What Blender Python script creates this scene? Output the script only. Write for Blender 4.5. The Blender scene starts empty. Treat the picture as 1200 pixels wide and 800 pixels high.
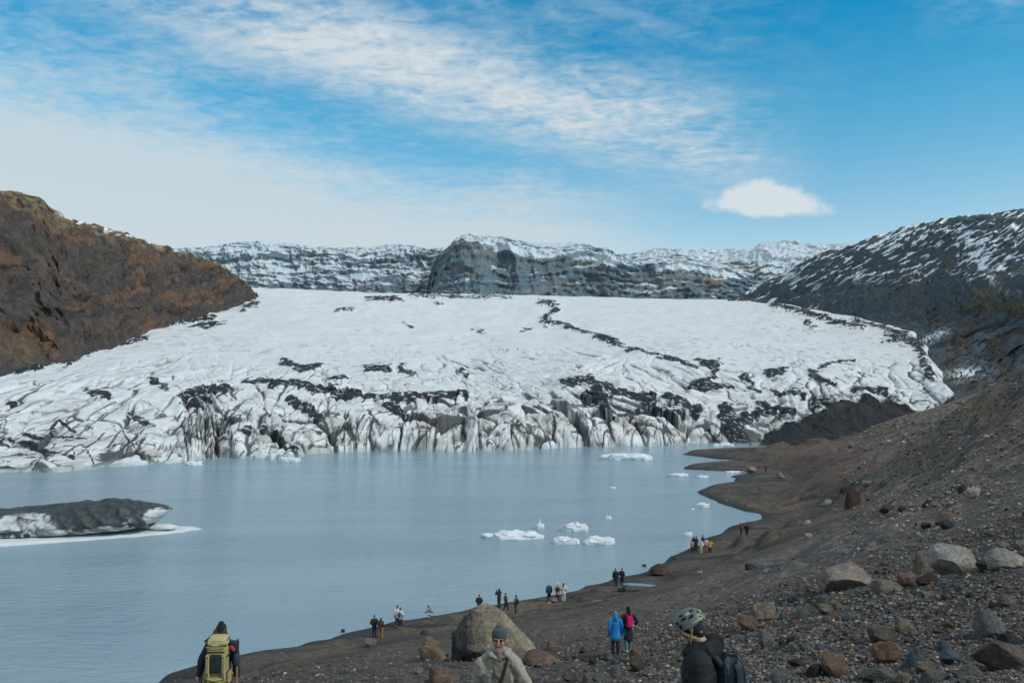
import bpy, bmesh, math, random
import numpy as np
from mathutils import Vector, Matrix, noise as mnoise

rng = np.random.default_rng(7)
random.seed(7)
SC = bpy.context.scene
COL = SC.collection
FP, CAMH = 1000.0, 21.0
TH = math.atan(0.05)
CT, ST = math.cos(TH), math.sin(TH)

# ---------------------------------------------------------------- geometry of the view, used to measure the place
def P(px, py, d):
    """World point seen at photo position (px,py), d metres ahead."""
    px = np.asarray(px, float); py = np.asarray(py, float); d = np.asarray(d, float)
    a = (px - 600) / FP; b = (400 - py) / FP
    Y = CT - b * ST; Z = ST + b * CT
    return a / Y * d, d + 0 * a, CAMH + Z / Y * d
def proj(X, Y, Z):
    f = Y * CT + (Z - CAMH) * ST
    u = -Y * ST + (Z - CAMH) * CT
    return 600 + FP * X / f, 400 - FP * u / f
def dwater(py):
    """distance at which the ray of photo row py meets z=0"""
    b = (400 - py) / FP
    return -CAMH * (CT - b * ST) / (ST + b * CT)
def W(px, py):
    x, y, z = P(px, py, dwater(py)); return float(x), float(y)

# ---------------------------------------------------------------- noise
def _h(ix, iy, seed):
    a = (ix.astype(np.int64) * 374761393 + iy.astype(np.int64) * 668265263 + seed * 1274126177) & 0xFFFFFFFF
    a = ((a ^ (a >> 13)) * 1274126177) & 0xFFFFFFFF
    a = ((a ^ (a >> 16)) * 2246822519) & 0xFFFFFFFF
    a = a ^ (a >> 15)
    return (a & 0xFFFFFF) / float(0x1000000)
def perlin(x, y, seed=0):
    x0 = np.floor(x); y0 = np.floor(y); fx = x - x0; fy = y - y0
    u = fx * fx * fx * (fx * (fx * 6 - 15) + 10); v = fy * fy * fy * (fy * (fy * 6 - 15) + 10)
    def g(i, j):
        an = _h(x0 + i, y0 + j, seed) * 6.2831853
        return np.cos(an) * (fx - i) + np.sin(an) * (fy - j)
    a = g(0, 0); b = g(1, 0); c = g(0, 1); d = g(1, 1)
    return 1.5 * ((a + (b - a) * u) * (1 - v) + (c + (d - c) * u) * v)
def fbm(x, y, o=4, seed=0, gain=.5, lac=2.03):
    r = 0 * x; a = 1.0
    for k in range(o):
        r = r + a * perlin(x + 17.3 * k, y - 9.1 * k, seed + k); x = x * lac; y = y * lac; a *= gain
    return r
def ridged(x, y, o=4, seed=0, gain=.5):
    r = 0 * x; a = 1.0; tot = 0
    for k in range(o):
        n = 1 - np.abs(perlin(x + 11.7 * k, y + 5.3 * k, seed + k)); r = r + a * n * n; tot += a
        x = x * 2.03; y = y * 2.03; a *= gain
    return r / tot
def worley(x, y, seed=0):
    x0 = np.floor(x); y0 = np.floor(y)
    f1 = np.full(x.shape, 9.0); f2 = np.full(x.shape, 9.0); idh = np.zeros(x.shape); vx = np.zeros(x.shape); vy = np.zeros(x.shape)
    for i in (-1, 0, 1):
        for j in (-1, 0, 1):
            cx = x0 + i; cy = y0 + j
            qx = cx + .1 + .8 * _h(cx, cy, seed); qy = cy + .1 + .8 * _h(cx, cy, seed + 91)
            d = np.hypot(qx - x, qy - y)
            m = d < f1
            f2 = np.where(m, f1, np.minimum(f2, d))
            idh = np.where(m, _h(cx, cy, seed + 313), idh); vx = np.where(m, x - qx, vx); vy = np.where(m, y - qy, vy)
            f1 = np.where(m, d, f1)
    return f1, f2, idh, vx, vy
def sstep(a, b, x):
    t = np.clip((x - a) / (b - a), 0, 1); return t * t * (3 - 2 * t)
def lerp(a, b, t): return a + (b - a) * t
def mixc(c, rgb, m):
    rgb = np.array(rgb, float); return c * (1 - m[..., None]) + rgb * m[..., None]
def tps_fit(pts, val, lam=1e-4):
    pts = np.array(pts, float); n = len(pts)
    r = np.linalg.norm(pts[:, None] - pts[None], axis=2)
    K = np.where(r > 0, r * r * np.log(r + 1e-12), 0) + lam * np.eye(n)
    Pm = np.c_[np.ones(n), pts]
    A = np.block([[K, Pm], [Pm.T, np.zeros((3, 3))]])
    w = np.linalg.solve(A, np.r_[val, 0, 0, 0])
    return pts, w
def tps_eval(f, x, y):
    pts, w = f; out = w[-3] + w[-2] * x + w[-1] * y
    for (a, b), k in zip(pts, w[:-3]):
        r2 = (x - a) ** 2 + (y - b) ** 2 + 1e-12
        out = out + k * .5 * r2 * np.log(r2)
    return out
def seg_dist(x, y, pl, closed=False):
    """distance to polyline"""
    best = np.full(np.shape(x), 1e9)
    n = len(pl)
    for i in range(n if closed else n - 1):
        ax, ay = pl[i]; bx, by = pl[(i + 1) % n]
        dx, dy = bx - ax, by - ay; L = dx * dx + dy * dy + 1e-9
        t = np.clip(((x - ax) * dx + (y - ay) * dy) / L, 0, 1)
        best = np.minimum(best, np.hypot(x - ax - t * dx, y - ay - t * dy))
    return best
def inside(x, y, pl):
    c = np.zeros(np.shape(x), bool); n = len(pl)
    for i in range(n):
        ax, ay = pl[i]; bx, by = pl[(i + 1) % n]
        if ay == by: continue
        m = ((ay > y) != (by > y)) & (x < (bx - ax) * (y - ay) / (by - ay) + ax)
        c ^= m
    return c

# ---------------------------------------------------------------- objects
def tag(o, label=None, cat=None, group=None, kind=None):
    if label: o['label'] = label
    if cat: o['category'] = cat
    if group: o['group'] = group
    if kind: o['kind'] = kind
    return o
def link(name, me, m=None, parent=None, loc=None):
    o = bpy.data.objects.new(name, me); COL.objects.link(o)
    if m is not None:
        me.materials.clear(); me.materials.append(m)
    if parent: o.parent = parent
    if loc is not None: o.location = loc
    return o
def empty(name, loc, rz=0):
    o = bpy.data.objects.new(name, None); COL.objects.link(o); o.location = loc; o.rotation_euler = (0, 0, rz)
    o.empty_display_size = .2
    return o
def raw_mesh(name, V, F, col=None, smooth=True):
    """V (n,3), F (m,k) arrays -> mesh with optional point colour attribute Col"""
    V = np.ascontiguousarray(V, np.float32); F = np.ascontiguousarray(F, np.int32)
    me = bpy.data.meshes.new(name); n, k = F.shape
    me.vertices.add(len(V)); me.vertices.foreach_set('co', V.ravel())
    me.loops.add(n * k); me.loops.foreach_set('vertex_index', F.ravel())
    me.polygons.add(n); me.polygons.foreach_set('loop_start', np.arange(0, n * k, k, dtype=np.int32))
    me.update(calc_edges=True)
    me.polygons.foreach_set('use_smooth', np.full(n, smooth, bool))
    if col is not None: set_col(me, col)
    me.update()
    return me
def set_col(me, col):
    a = me.color_attributes.new('Col', 'FLOAT_COLOR', 'POINT')
    c = np.ones((len(me.vertices), 4), np.float32); c[:, :3] = np.clip(np.asarray(col).reshape(-1, 3), 0, 1)
    a.data.foreach_set('color', c.ravel())
def grid_mesh(name, X, Y, Z, col=None):
    nr, nc = X.shape
    V = np.stack([X, Y, Z], -1).reshape(-1, 3)
    i = np.arange(nr * nc).reshape(nr, nc)
    F = np.stack([i[:-1, :-1], i[:-1, 1:], i[1:, 1:], i[1:, :-1]], -1).reshape(-1, 4)
    return raw_mesh(name, V, F, None if col is None else col.reshape(-1, 3))
def grid_normals(X, Y, Z):
    p = np.stack([X, Y, Z], -1)
    du = np.gradient(p, axis=1); dv = np.gradient(p, axis=0)
    n = np.cross(du, dv); n /= np.linalg.norm(n, axis=-1, keepdims=True) + 1e-9
    return np.where(n[..., 2:3] < 0, -n, n)

# ---------------------------------------------------------------- materials
class NT:
    def __init__(s, tree): s.t = tree; s.n = tree.nodes; s.l = tree.links
    def add(s, typ, **kw):
        nd = s.n.new(typ)
        for k, v in kw.items(): setattr(nd, k, v)
        return nd
    def set(s, nd, i, v):
        if hasattr(v, 'is_output'): s.l.new(v, nd.inputs[i])
        else: nd.inputs[i].default_value = v
    def math(s, op, a, b=0.0, c=None, clamp=False):
        nd = s.add('ShaderNodeMath', operation=op); nd.use_clamp = clamp
        s.set(nd, 0, a); s.set(nd, 1, b)
        if c is not None: s.set(nd, 2, c)
        return nd.outputs[0]
    def mix(s, f, a, b, bt='MIX'):
        nd = s.add('ShaderNodeMix', data_type='RGBA', blend_type=bt)
        s.set(nd, 0, f); s.set(nd, 6, a); s.set(nd, 7, b); return nd.outputs[2]
    def ramp(s, f, a, b, interp='SMOOTHSTEP', lo=0.0, hi=1.0):
        nd = s.add('ShaderNodeMapRange', interpolation_type=interp)
        s.set(nd, 0, f); s.set(nd, 1, a); s.set(nd, 2, b); s.set(nd, 3, lo); s.set(nd, 4, hi); return nd.outputs[0]
    def noise(s, vec, scale, detail=4, rough=.55, out=0, dist=0.0):
        nd = s.add('ShaderNodeTexNoise'); s.l.new(vec, nd.inputs['Vector'])
        nd.inputs['Scale'].default_value = scale; nd.inputs['Detail'].default_value = detail; nd.inputs['Roughness'].default_value = rough
        nd.inputs['Distortion'].default_value = dist
        return nd.outputs[out]
def mat(name, base='Col', rough=.9, var=.3, vs=4.0, hue=0.0, bump=.4, bs=15.0, bd=.05, coords='world', spec=.3, vdetail=6, sheen=0.0, bdetail=6, metallic=0.0, speck=0.0):
    """colour (attribute 'Col', 'object' or rgb) broken up by noise, with a noise bump"""
    m = bpy.data.materials.new(name); m.use_nodes = True
    t = NT(m.node_tree); bs_ = t.n['Principled BSDF']
    if coords == 'world': vec = t.add('ShaderNodeNewGeometry').outputs['Position']
    else: vec = t.add('ShaderNodeTexCoord').outputs['Object']
    if base == 'Col':
        nd = t.add('ShaderNodeAttribute'); nd.attribute_name = 'Col'; c = nd.outputs['Color']
    elif base == 'object': c = t.add('ShaderNodeObjectInfo').outputs['Color']
    else:
        nd = t.add('ShaderNodeRGB'); nd.outputs[0].default_value = (*base, 1); c = nd.outputs[0]
    if var > 0:
        n = t.noise(vec, vs, vdetail, .62)
        f = t.ramp(n, .28, .72, 'LINEAR', 1 - var, 1 + var)
        v = t.add('ShaderNodeVectorMath', operation='SCALE'); t.l.new(c, v.inputs[0]); t.l.new(f, v.inputs['Scale']); c = v.outputs[0]
    if speck > 0:
        n2 = t.noise(vec, vs * 6.1, 3, .6)
        f = t.ramp(n2, .35, .65, 'LINEAR', 1 - speck, 1 + speck)
        v = t.add('ShaderNodeVectorMath', operation='SCALE'); t.l.new(c, v.inputs[0]); t.l.new(f, v.inputs['Scale']); c = v.outputs[0]
    if hue > 0:
        n3 = t.noise(vec, vs * .37, 3, .6, out=1)
        c = t.mix(hue, c, n3, 'SOFT_LIGHT')
    t.l.new(c, bs_.inputs['Base Color'])
    bs_.inputs['Roughness'].default_value = rough; bs_.inputs['Specular IOR Level'].default_value = spec
    bs_.inputs['Metallic'].default_value = metallic
    if sheen: bs_.inputs['Sheen Weight'].default_value = sheen
    if bump > 0:
        b = t.add('ShaderNodeBump'); b.inputs['Strength'].default_value = bump; b.inputs['Distance'].default_value = bd
        t.l.new(t.noise(vec, bs, bdetail, .65), b.inputs['Height']); t.l.new(b.outputs[0], bs_.inputs['Normal'])
    return m

# ---------------------------------------------------------------- camera, sun, sky
cam = bpy.data.cameras.new('camera'); co = bpy.data.objects.new('camera', cam); COL.objects.link(co)
cam.sensor_width = 36; cam.lens = 30; cam.clip_start = .1; cam.clip_end = 20000
co.location = (0, 0, CAMH); co.rotation_euler = (math.pi / 2 + TH, 0, 0)
SC.camera = co
SC.render.resolution_x = 1024; SC.render.resolution_y = 682
SC.view_settings.view_transform = 'Standard'; SC.view_settings.look = 'None'
SC.view_settings.exposure = 0; SC.view_settings.gamma = 1
SC.cycles.max_bounces = 6; SC.cycles.diffuse_bounces = 3; SC.cycles.glossy_bounces = 3
SC.cycles.use_denoising = True

SUN_AZ, SUN_EL = math.radians(118), math.radians(40)      # azimuth clockwise from straight ahead
sd = Vector((math.sin(SUN_AZ) * math.cos(SUN_EL), math.cos(SUN_AZ) * math.cos(SUN_EL), math.sin(SUN_EL)))
sl = bpy.data.lights.new('sun', 'SUN'); sl.energy = 2.1; sl.angle = math.radians(3); sl.color = (1, .95, .88)
so = bpy.data.objects.new('sun', sl); COL.objects.link(so); so.rotation_euler = sd.to_track_quat('Z', 'Y').to_euler(); so.location = (60, -60, 120)

def build_world():
    w = bpy.data.worlds.new('World'); SC.world = w; w.use_nodes = True
    t = NT(w.node_tree); bg = t.n['Background']; bg.inputs['Strength'].default_value = .1
    sky = t.add('ShaderNodeTexSky'); sky.sky_type = 'NISHITA'; sky.sun_disc = False
    sky.sun_elevation = SUN_EL; sky.sun_rotation = SUN_AZ; sky.air_density = 1.0; sky.dust_density = .4; sky.ozone_density = 2.0; sky.altitude = 100
    d = t.add('ShaderNodeTexCoord').outputs['Generated']
    s = t.add('ShaderNodeSeparateXYZ'); t.l.new(d, s.inputs[0]); x, y, z = s.outputs
    az = t.math('ARCTAN2', x, y)                                   # 0 straight ahead, + to the right
    el = t.math('ARCSINE', z)
    # blue pushed towards cyan, as a wide clear sky over ice looks
    low = t.mix(t.ramp(el, .16, .30, 'LINEAR'), (1.45, 1.58, 1.44, 1), (.50, 1.48, 1.52, 1))
    tint = t.mix(t.ramp(el, .30, .40, 'LINEAR'), low, (.05, 1.26, 1.50, 1))
    tint = t.mix(t.ramp(el, .45, .75, 'LINEAR'), tint, (1.05, 1.0, .92, 1))  # neutral again above the view, to take cyan out of the skylight
    blue = t.mix(1.0, sky.outputs[0], tint, 'MULTIPLY')
    # coordinates on a flat cloud layer, so that the texture shrinks towards the horizon
    zz = t.math('ADD', t.math('MAXIMUM', z, 0.0), .12)
    cp = t.add('ShaderNodeCombineXYZ'); t.l.new(t.math('DIVIDE', x, zz), cp.inputs[0]); t.l.new(t.math('DIVIDE', y, zz), cp.inputs[1])
    mp = t.add('ShaderNodeMapping'); t.l.new(cp.outputs[0], mp.inputs[0]); mp.inputs['Rotation'].default_value = (0, 0, .75); mp.inputs['Scale'].default_value = (1.0, 1.9, 1)
    n1 = t.noise(mp.outputs[0], 1.5, 7, .6, dist=.3)                # streaks
    n2 = t.noise(cp.outputs[0], 16.0, 3, .6, dist=.5)              # ripples
    n3 = t.noise(cp.outputs[0], .9, 5, .55)                          # big patches
    mp2 = t.add('ShaderNodeMapping'); t.l.new(cp.outputs[0], mp2.inputs[0]); mp2.inputs['Rotation'].default_value = (0, 0, -.75); mp2.inputs['Scale'].default_value = (9.0, 16.0, 1)
    n4 = t.noise(mp2.outputs[0], 1.6, 4, .6, dist=.6)               # rows of small billows
    tex = t.math('ADD', t.math('MULTIPLY', t.math('SUBTRACT', n1, .5), 1.2), t.math('MULTIPLY', t.math('SUBTRACT', n2, .5), .45))
    tex = t.math('ADD', tex, t.math('MULTIPLY', t.math('SUBTRACT', n3, .5), .7))
    tex = t.math('ADD', tex, t.math('MULTIPLY', t.math('SUBTRACT', n4, .5), .55))
    # veil over the left and low sky : el below a sloping line
    line = t.math('SUBTRACT', t.math('SUBTRACT', .350, t.math('MULTIPLY', t.math('ADD', az, .54), .19)), el)
    veil = t.ramp(t.math('ADD', line, t.math('MULTIPLY', tex, .12)), -.03, .095)
    veil = t.math('MULTIPLY', veil, t.ramp(t.math('ADD', az, t.math('MULTIPLY', tex, .05)), .02, .28, lo=1, hi=0))
    veil = t.math('MULTIPLY', veil, .95)
    # a diagonal band of cirrus from upper left to centre right
    off = t.math('SUBTRACT', el, t.math('SUBTRACT', .342, t.math('MULTIPLY', t.math('ADD', az, .05), .24)))
    band = t.ramp(t.math('ABSOLUTE', off), .012, .085, lo=1, hi=0)
    band = t.math('MULTIPLY', band, t.ramp(az, .20, .37, lo=1, hi=0))
    band = t.math('MULTIPLY', band, t.ramp(t.math('ADD', .42, tex), -.05, .85))
    band = t.math('MULTIPLY', band, 1.3, clamp=True)
    # thin mackerel veil in the upper sky
    thin = t.math('MULTIPLY', t.ramp(el, .24, .36), t.ramp(t.math('ADD', .35, tex), .05, 1.0))
    thin = t.math('MULTIPLY', thin, t.ramp(az, .12, .42, lo=.62, hi=.10))
    thin = t.math('MAXIMUM', thin, t.math('MULTIPLY', t.ramp(el, .46, .8), .5))  # unseen cloud added overhead to whiten the skylight
    corner = t.math('MULTIPLY', t.ramp(az, .42, .54), t.ramp(el, .33, .42))
    corner = t.math('MULTIPLY', corner, t.ramp(t.math('ADD', .5, tex), .2, .9))
    far = t.ramp(z, .0, .16, lo=.40, hi=.0)                         # pale air low over the ground
    far = t.math('MULTIPLY', far, .55)
    # one small bright cloud over the valley
    cx = t.math('DIVIDE', t.math('SUBTRACT', az, .296), .070); cy = t.math('DIVIDE', t.math('SUBTRACT', el, .2015), .0225)
    # the underside is flat, the top and left rounded
    cyl = t.math('MULTIPLY', cy, t.ramp(cy, -.1, .1, lo=1.35, hi=1.0))
    cyl = t.math('ADD', cyl, t.math('MULTIPLY', cx, .28))
    r = t.math('SQRT', t.math('ADD', t.math('MULTIPLY', cx, cx), t.math('MULTIPLY', cyl, cyl)))
    sv = t.add('ShaderNodeVectorMath', operation='SCALE'); t.l.new(d, sv.inputs[0]); sv.inputs['Scale'].default_value = 21.0
    n5 = t.noise(sv.outputs[0], 1.0, 6, .6)
    r = t.math('ADD', r, t.math('MULTIPLY', t.math('SUBTRACT', n5, .5), 1.6))
    puff = t.ramp(r, .66, 1.10, lo=.95, hi=0)
    one = t.math('SUBTRACT', 1.0, veil)
    for k in (band, thin, corner, far, puff): one = t.math('MULTIPLY', one, t.math('SUBTRACT', 1.0, k))
    cov = t.math('SUBTRACT', 1.0, one, clamp=True)
    cc = t.mix(t.ramp(el, .1, .4), (5.9, 6.75, 7.2, 1), (5.4, 6.7, 7.4, 1))
    cc = t.mix(band, cc, (6.3, 7.0, 7.5, 1))
    cc = t.mix(puff, cc, (6.8, 7.5, 7.9, 1))
    c = t.mix(cov, blue, cc)
    t.l.new(c, bg.inputs['Color'])
build_world()
# ================================================================ people: bodies grown from tapered tubes and fused into one surface
def _cat_tubes(prims):
    V = []; F = []; off = 0
    for tagname, path, radii in prims:
        path = [Vector(p) for p in path]; n = 14; rings = []
        R = [(r, r) if not isinstance(r, (tuple, list)) else r for r in radii]
        if len(R) == 1: R = R * len(path)
        m = len(path); tan = []
        for i in range(m):
            t = (path[min(i + 1, m - 1)] - path[max(i - 1, 0)])
            tan.append(t.normalized() if t.length > 1e-9 else Vector((0, 0, 1)))
        ref = Vector((1, 0, 0)) if abs(tan[0].x) < .85 else Vector((0, 1, 0))
        def ring(c, t, ru, rv):
            u = (ref - t * ref.dot(t)).normalized(); v = t.cross(u)
            return [c + u * (ru * math.cos(a)) + v * (rv * math.sin(a)) for a in [2 * math.pi * k / n for k in range(n)]]
        for fr, sc_ in ((.95, .31), (.80, .60), (.50, .866)):
            k = min(R[0]); rings.append(ring(path[0] - tan[0] * (fr * k), tan[0], R[0][0] * sc_, R[0][1] * sc_))
        for i in range(m): rings.append(ring(path[i], tan[i], *R[i]))
        for fr, sc_ in ((.50, .866), (.80, .60), (.95, .31)):
            k = min(R[-1]); rings.append(ring(path[-1] + tan[-1] * (fr * k), tan[-1], R[-1][0] * sc_, R[-1][1] * sc_))
        V += [p for rg in rings for p in rg]
        for i in range(len(rings) - 1):
            for k in range(n): F.append((off + i * n + k, off + i * n + (k + 1) % n, off + (i + 1) * n + (k + 1) % n, off + (i + 1) * n + k))
        F.append(tuple(off + k for k in range(n - 1, -1, -1))); F.append(tuple(off + (len(rings) - 1) * n + k for k in range(n)))
        off += len(rings) * n
    return V, F
def fuse(name, prims, voxel=.012, smooth=2, post=None):
    V, F = _cat_tubes(prims)
    me = bpy.data.meshes.new(name + '_raw'); me.from_pydata([v[:] for v in V], [], F); me.update()
    ob = bpy.data.objects.new(name + '_raw', me); COL.objects.link(ob)
    md = ob.modifiers.new('r', 'REMESH'); md.mode = 'VOXEL'; md.voxel_size = voxel; md.use_smooth_shade = True
    if smooth:
        ms = ob.modifiers.new('s', 'SMOOTH'); ms.iterations = smooth; ms.factor = .5
    dg = bpy.context.evaluated_depsgraph_get(); dg.update()
    out = bpy.data.meshes.new_from_object(ob.evaluated_get(dg)); out.name = name
    bpy.data.objects.remove(ob); bpy.data.meshes.remove(me)
    if post is not None:
        n = len(out.vertices); v = np.empty(n * 3, np.float32); out.vertices.foreach_get('co', v); nn = np.empty(n * 3, np.float32); out.vertex_normals.foreach_get('vector', nn)
        v = post(v.reshape(-1, 3).astype(float), nn.reshape(-1, 3).astype(float)); out.vertices.foreach_set('co', v.astype(np.float32).ravel()); out.update()
    return out
def paint(me, prims, colours):
    n = len(me.vertices); v = np.empty(n * 3, np.float32); me.vertices.foreach_get('co', v); v = v.reshape(-1, 3)
    best = np.full(n, 1e9); col = np.zeros((n, 3))
    for tg, path, radii in prims:
        R = [np.mean(r) for r in radii]
        if len(R) == 1: R = R * len(path)
        for i in range(len(path) - 1):
            a = np.array(path[i]); b = np.array(path[i + 1]); d = b - a; L = d @ d + 1e-12
            t = np.clip(((v - a) @ d) / L, 0, 1); dist = np.linalg.norm(v - a - t[:, None] * d, axis=1) - (R[i] + (R[i + 1] - R[i]) * t)
            m = dist < best; best[m] = dist[m]; col[m] = colours[tg]
    set_col(me, col)
def rotp(prims, pivot, axis, ang):
    M = Matrix.Translation(pivot) @ Matrix.Rotation(ang, 4, axis) @ Matrix.Translation(-Vector(pivot))
    return [(t, [tuple(M @ Vector(p)) for p in path], r) for t, path, r in prims]
def head_prims(h, detail=True):
    k = h / 1.75; P_ = []
    def a(t, path, r): P_.append((t, [tuple(c * k for c in p) for p in path], [tuple(c * k for c in q) if isinstance(q, tuple) else q * k for q in r]))
    a('skin', [(0, -.015, 1.645), (0, -.005, 1.685)], [(.074, .090), (.070, .084)])
    a('skin', [(0, .028, 1.605), (0, .046, 1.558)], [(.056, .054), (.036, .034)])
    a('skin', [(0, -.015, 1.47), (0, -.005, 1.59)], [.062, .054])
    if detail:
        a('skin', [(0, .088, 1.652), (0, .110, 1.615)], [.010, .0155]); a('skin', [(-.042, .076, 1.664), (.042, .076, 1.664)], [.013])
        for s in (-1, 1):
            a('skin', [(s * .040, .062, 1.622), (s * .036, .064, 1.60)], [.026, .022]); a('skin', [(s * .078, -.012, 1.650), (s * .076, -.006, 1.615)], [(.010, .022), (.009, .014)])
        a('lip', [(-.020, .082, 1.583), (.020, .082, 1.583)], [.0095]); a('skin', [(0, .062, 1.548), (0, .066, 1.552)], [.020])
    return P_
def hand_prims(w, d, s, size=.19, curl=.5, fwd=(0, 1, 0)):
    """w wrist, d direction of the forearm, s +1 right / -1 left; palm, four unequal bent fingers, a thumb from the side near the base"""
    w = Vector(w); d = Vector(d).normalized(); f = Vector(fwd); f = (f - d * f.dot(d)).normalized(); side = d.cross(f)      # f: thumb side, side: back of the hand
    P_ = [('skin', [w, w + d * size * .28, w + d * size * .50], [(.030, .022), (.016, .040), (.014, .040)])]
    inn = side * (1 if s > 0 else -1) * -1
    for k, (ln, o) in enumerate([(.40, .030), (.45, .010), (.42, -.011), (.33, -.031)]):
        b = w + d * size * .48 + f * o; L = ln * size; p1 = b + d * L * .45 + inn * L * .10 * curl; p2 = p1 + (d * (1 - .5 * curl) + inn * curl).normalized() * L * .32; p3 = p2 + (d * (1 - curl) + inn * curl * 1.2).normalized() * L * .25
        P_.append(('skin', [w + d * size * .30 + f * o * .8, b, p1, p2, p3], [.0095, .0098, .0088, .0080, .0068]))
    t0 = w + d * size * .14 + f * .022; t1 = t0 + (d * .7 + f * .75).normalized() * size * .20; t2 = t1 + (d * .95 + f * .15 + inn * .3 * curl).normalized() * size * .17
    P_.append(('skin', [t0, t1, t2], [.0135, .0115, .0085]))
    return [(t, [tuple(p) for p in pa], r) for t, pa, r in P_]
def body_prims(h, arms='down', step=0.0, lean=0.0, coat=.47, hat=None, hood=False, pack=False, hair=False, skirt=1.0, wide=1.0, detail=False, head_pitch=0.0, legs='trousers'):
    """h height; returns tubes tagged jacket, trousers, shoe, skin, hat, hair, pack. Faces +Y."""
    P_ = []; q = lambda *c: tuple(v * h for v in c)
    def a(t, path, r): P_.append((t, [q(*p) for p in path], [tuple(c * h for c in x) if isinstance(x, tuple) else x * h for x in r]))
    for s in (-1, 1):
        f = step * s; lift = max(0, -f) * .25
        a('trousers', [(s * .050, 0, .50), (s * .056, .55 * f + .015 + lift * .3, .285), (s * .056, f, .07 + lift)], [.062, .047, .038])
        a('shoe', [(s * .056, f - .022, .030 + lift), (s * .062, f + .075, .020 + lift * .6)], [.030, .024])
    up = []
    def u(t, path, r): up.append((t, [q(*p) for p in path], [tuple(c * h for c in x) if isinstance(x, tuple) else x * h for x in r]))
    zz = [coat + .02, .53, .62, .73, .80]; rx = [.108 * skirt, .102, .097, .112, .082]; ry = [.080 * skirt, .076, .072, .074, .056]
    u('jacket', [(0, 0, z_) for z_ in zz], [(x_ * wide, y_ * wide) for x_, y_ in zip(rx, ry)])
    ap = dict(down=lambda s: [(s * .112, -.005, .785), (s * .150, -.015, .635), (s * .150, .03, .49)], pocket=lambda s: [(s * .112, -.005, .785), (s * .168, -.045, .645), (s * .105, .065, .55)],
              photo=lambda s: [(s * .105, .01, .785), (s * .15, .10, .70), (s * .045, .17, .855)], hip=lambda s: [(s * .112, 0, .785), (s * .20, -.04, .66), (s * .12, .02, .56)], wide=lambda s: [(s * .112, 0, .785), (s * .185, .0, .64), (s * .215, .04, .50)])
    for s in (-1, 1):
        key = arms if isinstance(arms, str) else arms[0 if s < 0 else 1]
        pa = ap[key](s); u('jacket', pa, [.050 * wide, .042 * wide, .034])
        d = Vector(pa[2]) - Vector(pa[1]); d.normalize()
        if detail: up.extend(hand_prims(q(*pa[2]), d, s, .108 * h, .45, (0, 1, 0) if key in ('down', 'wide') else (0, .3, 1)))
        else: u('skin', [pa[2], tuple(Vector(pa[2]) + d * .055)], [.024, .020])
    hd = head_prims(h, detail)
    k = h
    if hood: hd.append(('jacket', [q(0, -.025, .845), q(0, -.018, .90), q(0, -.012, .945)], [(.062 * k, .066 * k), (.060 * k, .062 * k), (.050 * k, .054 * k)]))
    if hat: hd.append(('hat', [q(0, -.010, .948), q(0, -.012, .975)], [(.050 * k, .058 * k), (.038 * k, .044 * k)]))
    elif not hood: hd.append(('hair', [q(0, -.016, .940), q(0, -.014, .972)], [(.048 * k, .056 * k), (.036 * k, .042 * k)]))
    if hair: hd.append(('hair', [q(0, -.035, .93), q(0, -.05, .87), q(0, -.055, .80)], [(.045 * k, .025 * k), (.052 * k, .025 * k), (.040 * k, .020 * k)]))
    if head_pitch: hd = rotp(hd, q(0, -.01, .85), 'X', -head_pitch)
    up += hd
    if pack: u('pack', [(0, -.115, .585), (0, -.115, .70), (0, -.105, .775)], [(.075, .050), (.080, .055), (.060, .040)])
    if lean: up = rotp(up, q(0, 0, .5), 'X', -lean)
    return P_ + up
def crouch_prims(h, hat=None):
    P_ = []; q = lambda *c: tuple(v * h for v in c)
    def a(t, path, r): P_.append((t, [q(*p) for p in path], [tuple(c * h for c in x) if isinstance(x, tuple) else x * h for x in r]))
    for s in (-1, 1):
        a('trousers', [(s * .06, -.10, .20), (s * .09, .14, .27), (s * .07, .02, .06)], [.065, .050, .038]); a('shoe', [(s * .07, .0, .03), (s * .075, .09, .02)], [.030, .024])
        a('jacket', [(s * .105, .07, .45), (s * .13, .17, .33), (s * .05, .26, .28)], [.045, .038, .032]); a('skin', [(s * .05, .26, .28), (s * .03, .30, .25)], [.022])
    a('jacket', [(0, -.11, .21), (0, -.05, .33), (0, .04, .46)], [(.10, .08), (.098, .075), (.085, .055)])
    a('skin', [(0, .06, .50), (0, .09, .56)], [.034]); a('skin', [(0, .115, .575), (0, .11, .605)], [(.043, .05)]); a('hat' if hat else 'hair', [(0, .10, .605), (0, .095, .63)], [(.049, .056), (.036, .04)])
    return P_
SKIN = (.36, .20, .14)
M_FIG = mat('outdoor_clothing', 'Col', .85, .18, 9.0, 0, .25, 30.0, .01, 'object', .25, sheen=.1)
def cloth(name, rgb, bump=.35, bs=26.0, bd=.012, rough=.8, var=.2, vs=6.0, spec=.3, sheen=.1): return mat(name, rgb, rough, var, vs, 0, bump, bs, bd, 'object', spec, sheen=sheen)
FAR = {}
def far_figure(key, prims, colours, voxel=.03):
    me = fuse('person', prims, voxel, 1); paint(me, prims, colours); me.materials.append(M_FIG); FAR[key] = me
K = (.022, .024, .028)
def cols(jacket, trousers, hat=K, hair=(.05, .035, .025), shoe=(.03, .03, .032), pack=K): return dict(jacket=jacket, trousers=trousers, hat=hat, hair=hair, shoe=shoe, pack=pack, skin=SKIN, lip=SKIN)
far_figure('dark_jeans', body_prims(1.80, 'pocket', hat=None), cols((.030, .032, .036), (.045, .065, .095)))
far_figure('orange_trousers', body_prims(1.68, 'pocket', hood=True), cols((.105, .075, .052), (.34, .165, .075)))
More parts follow.
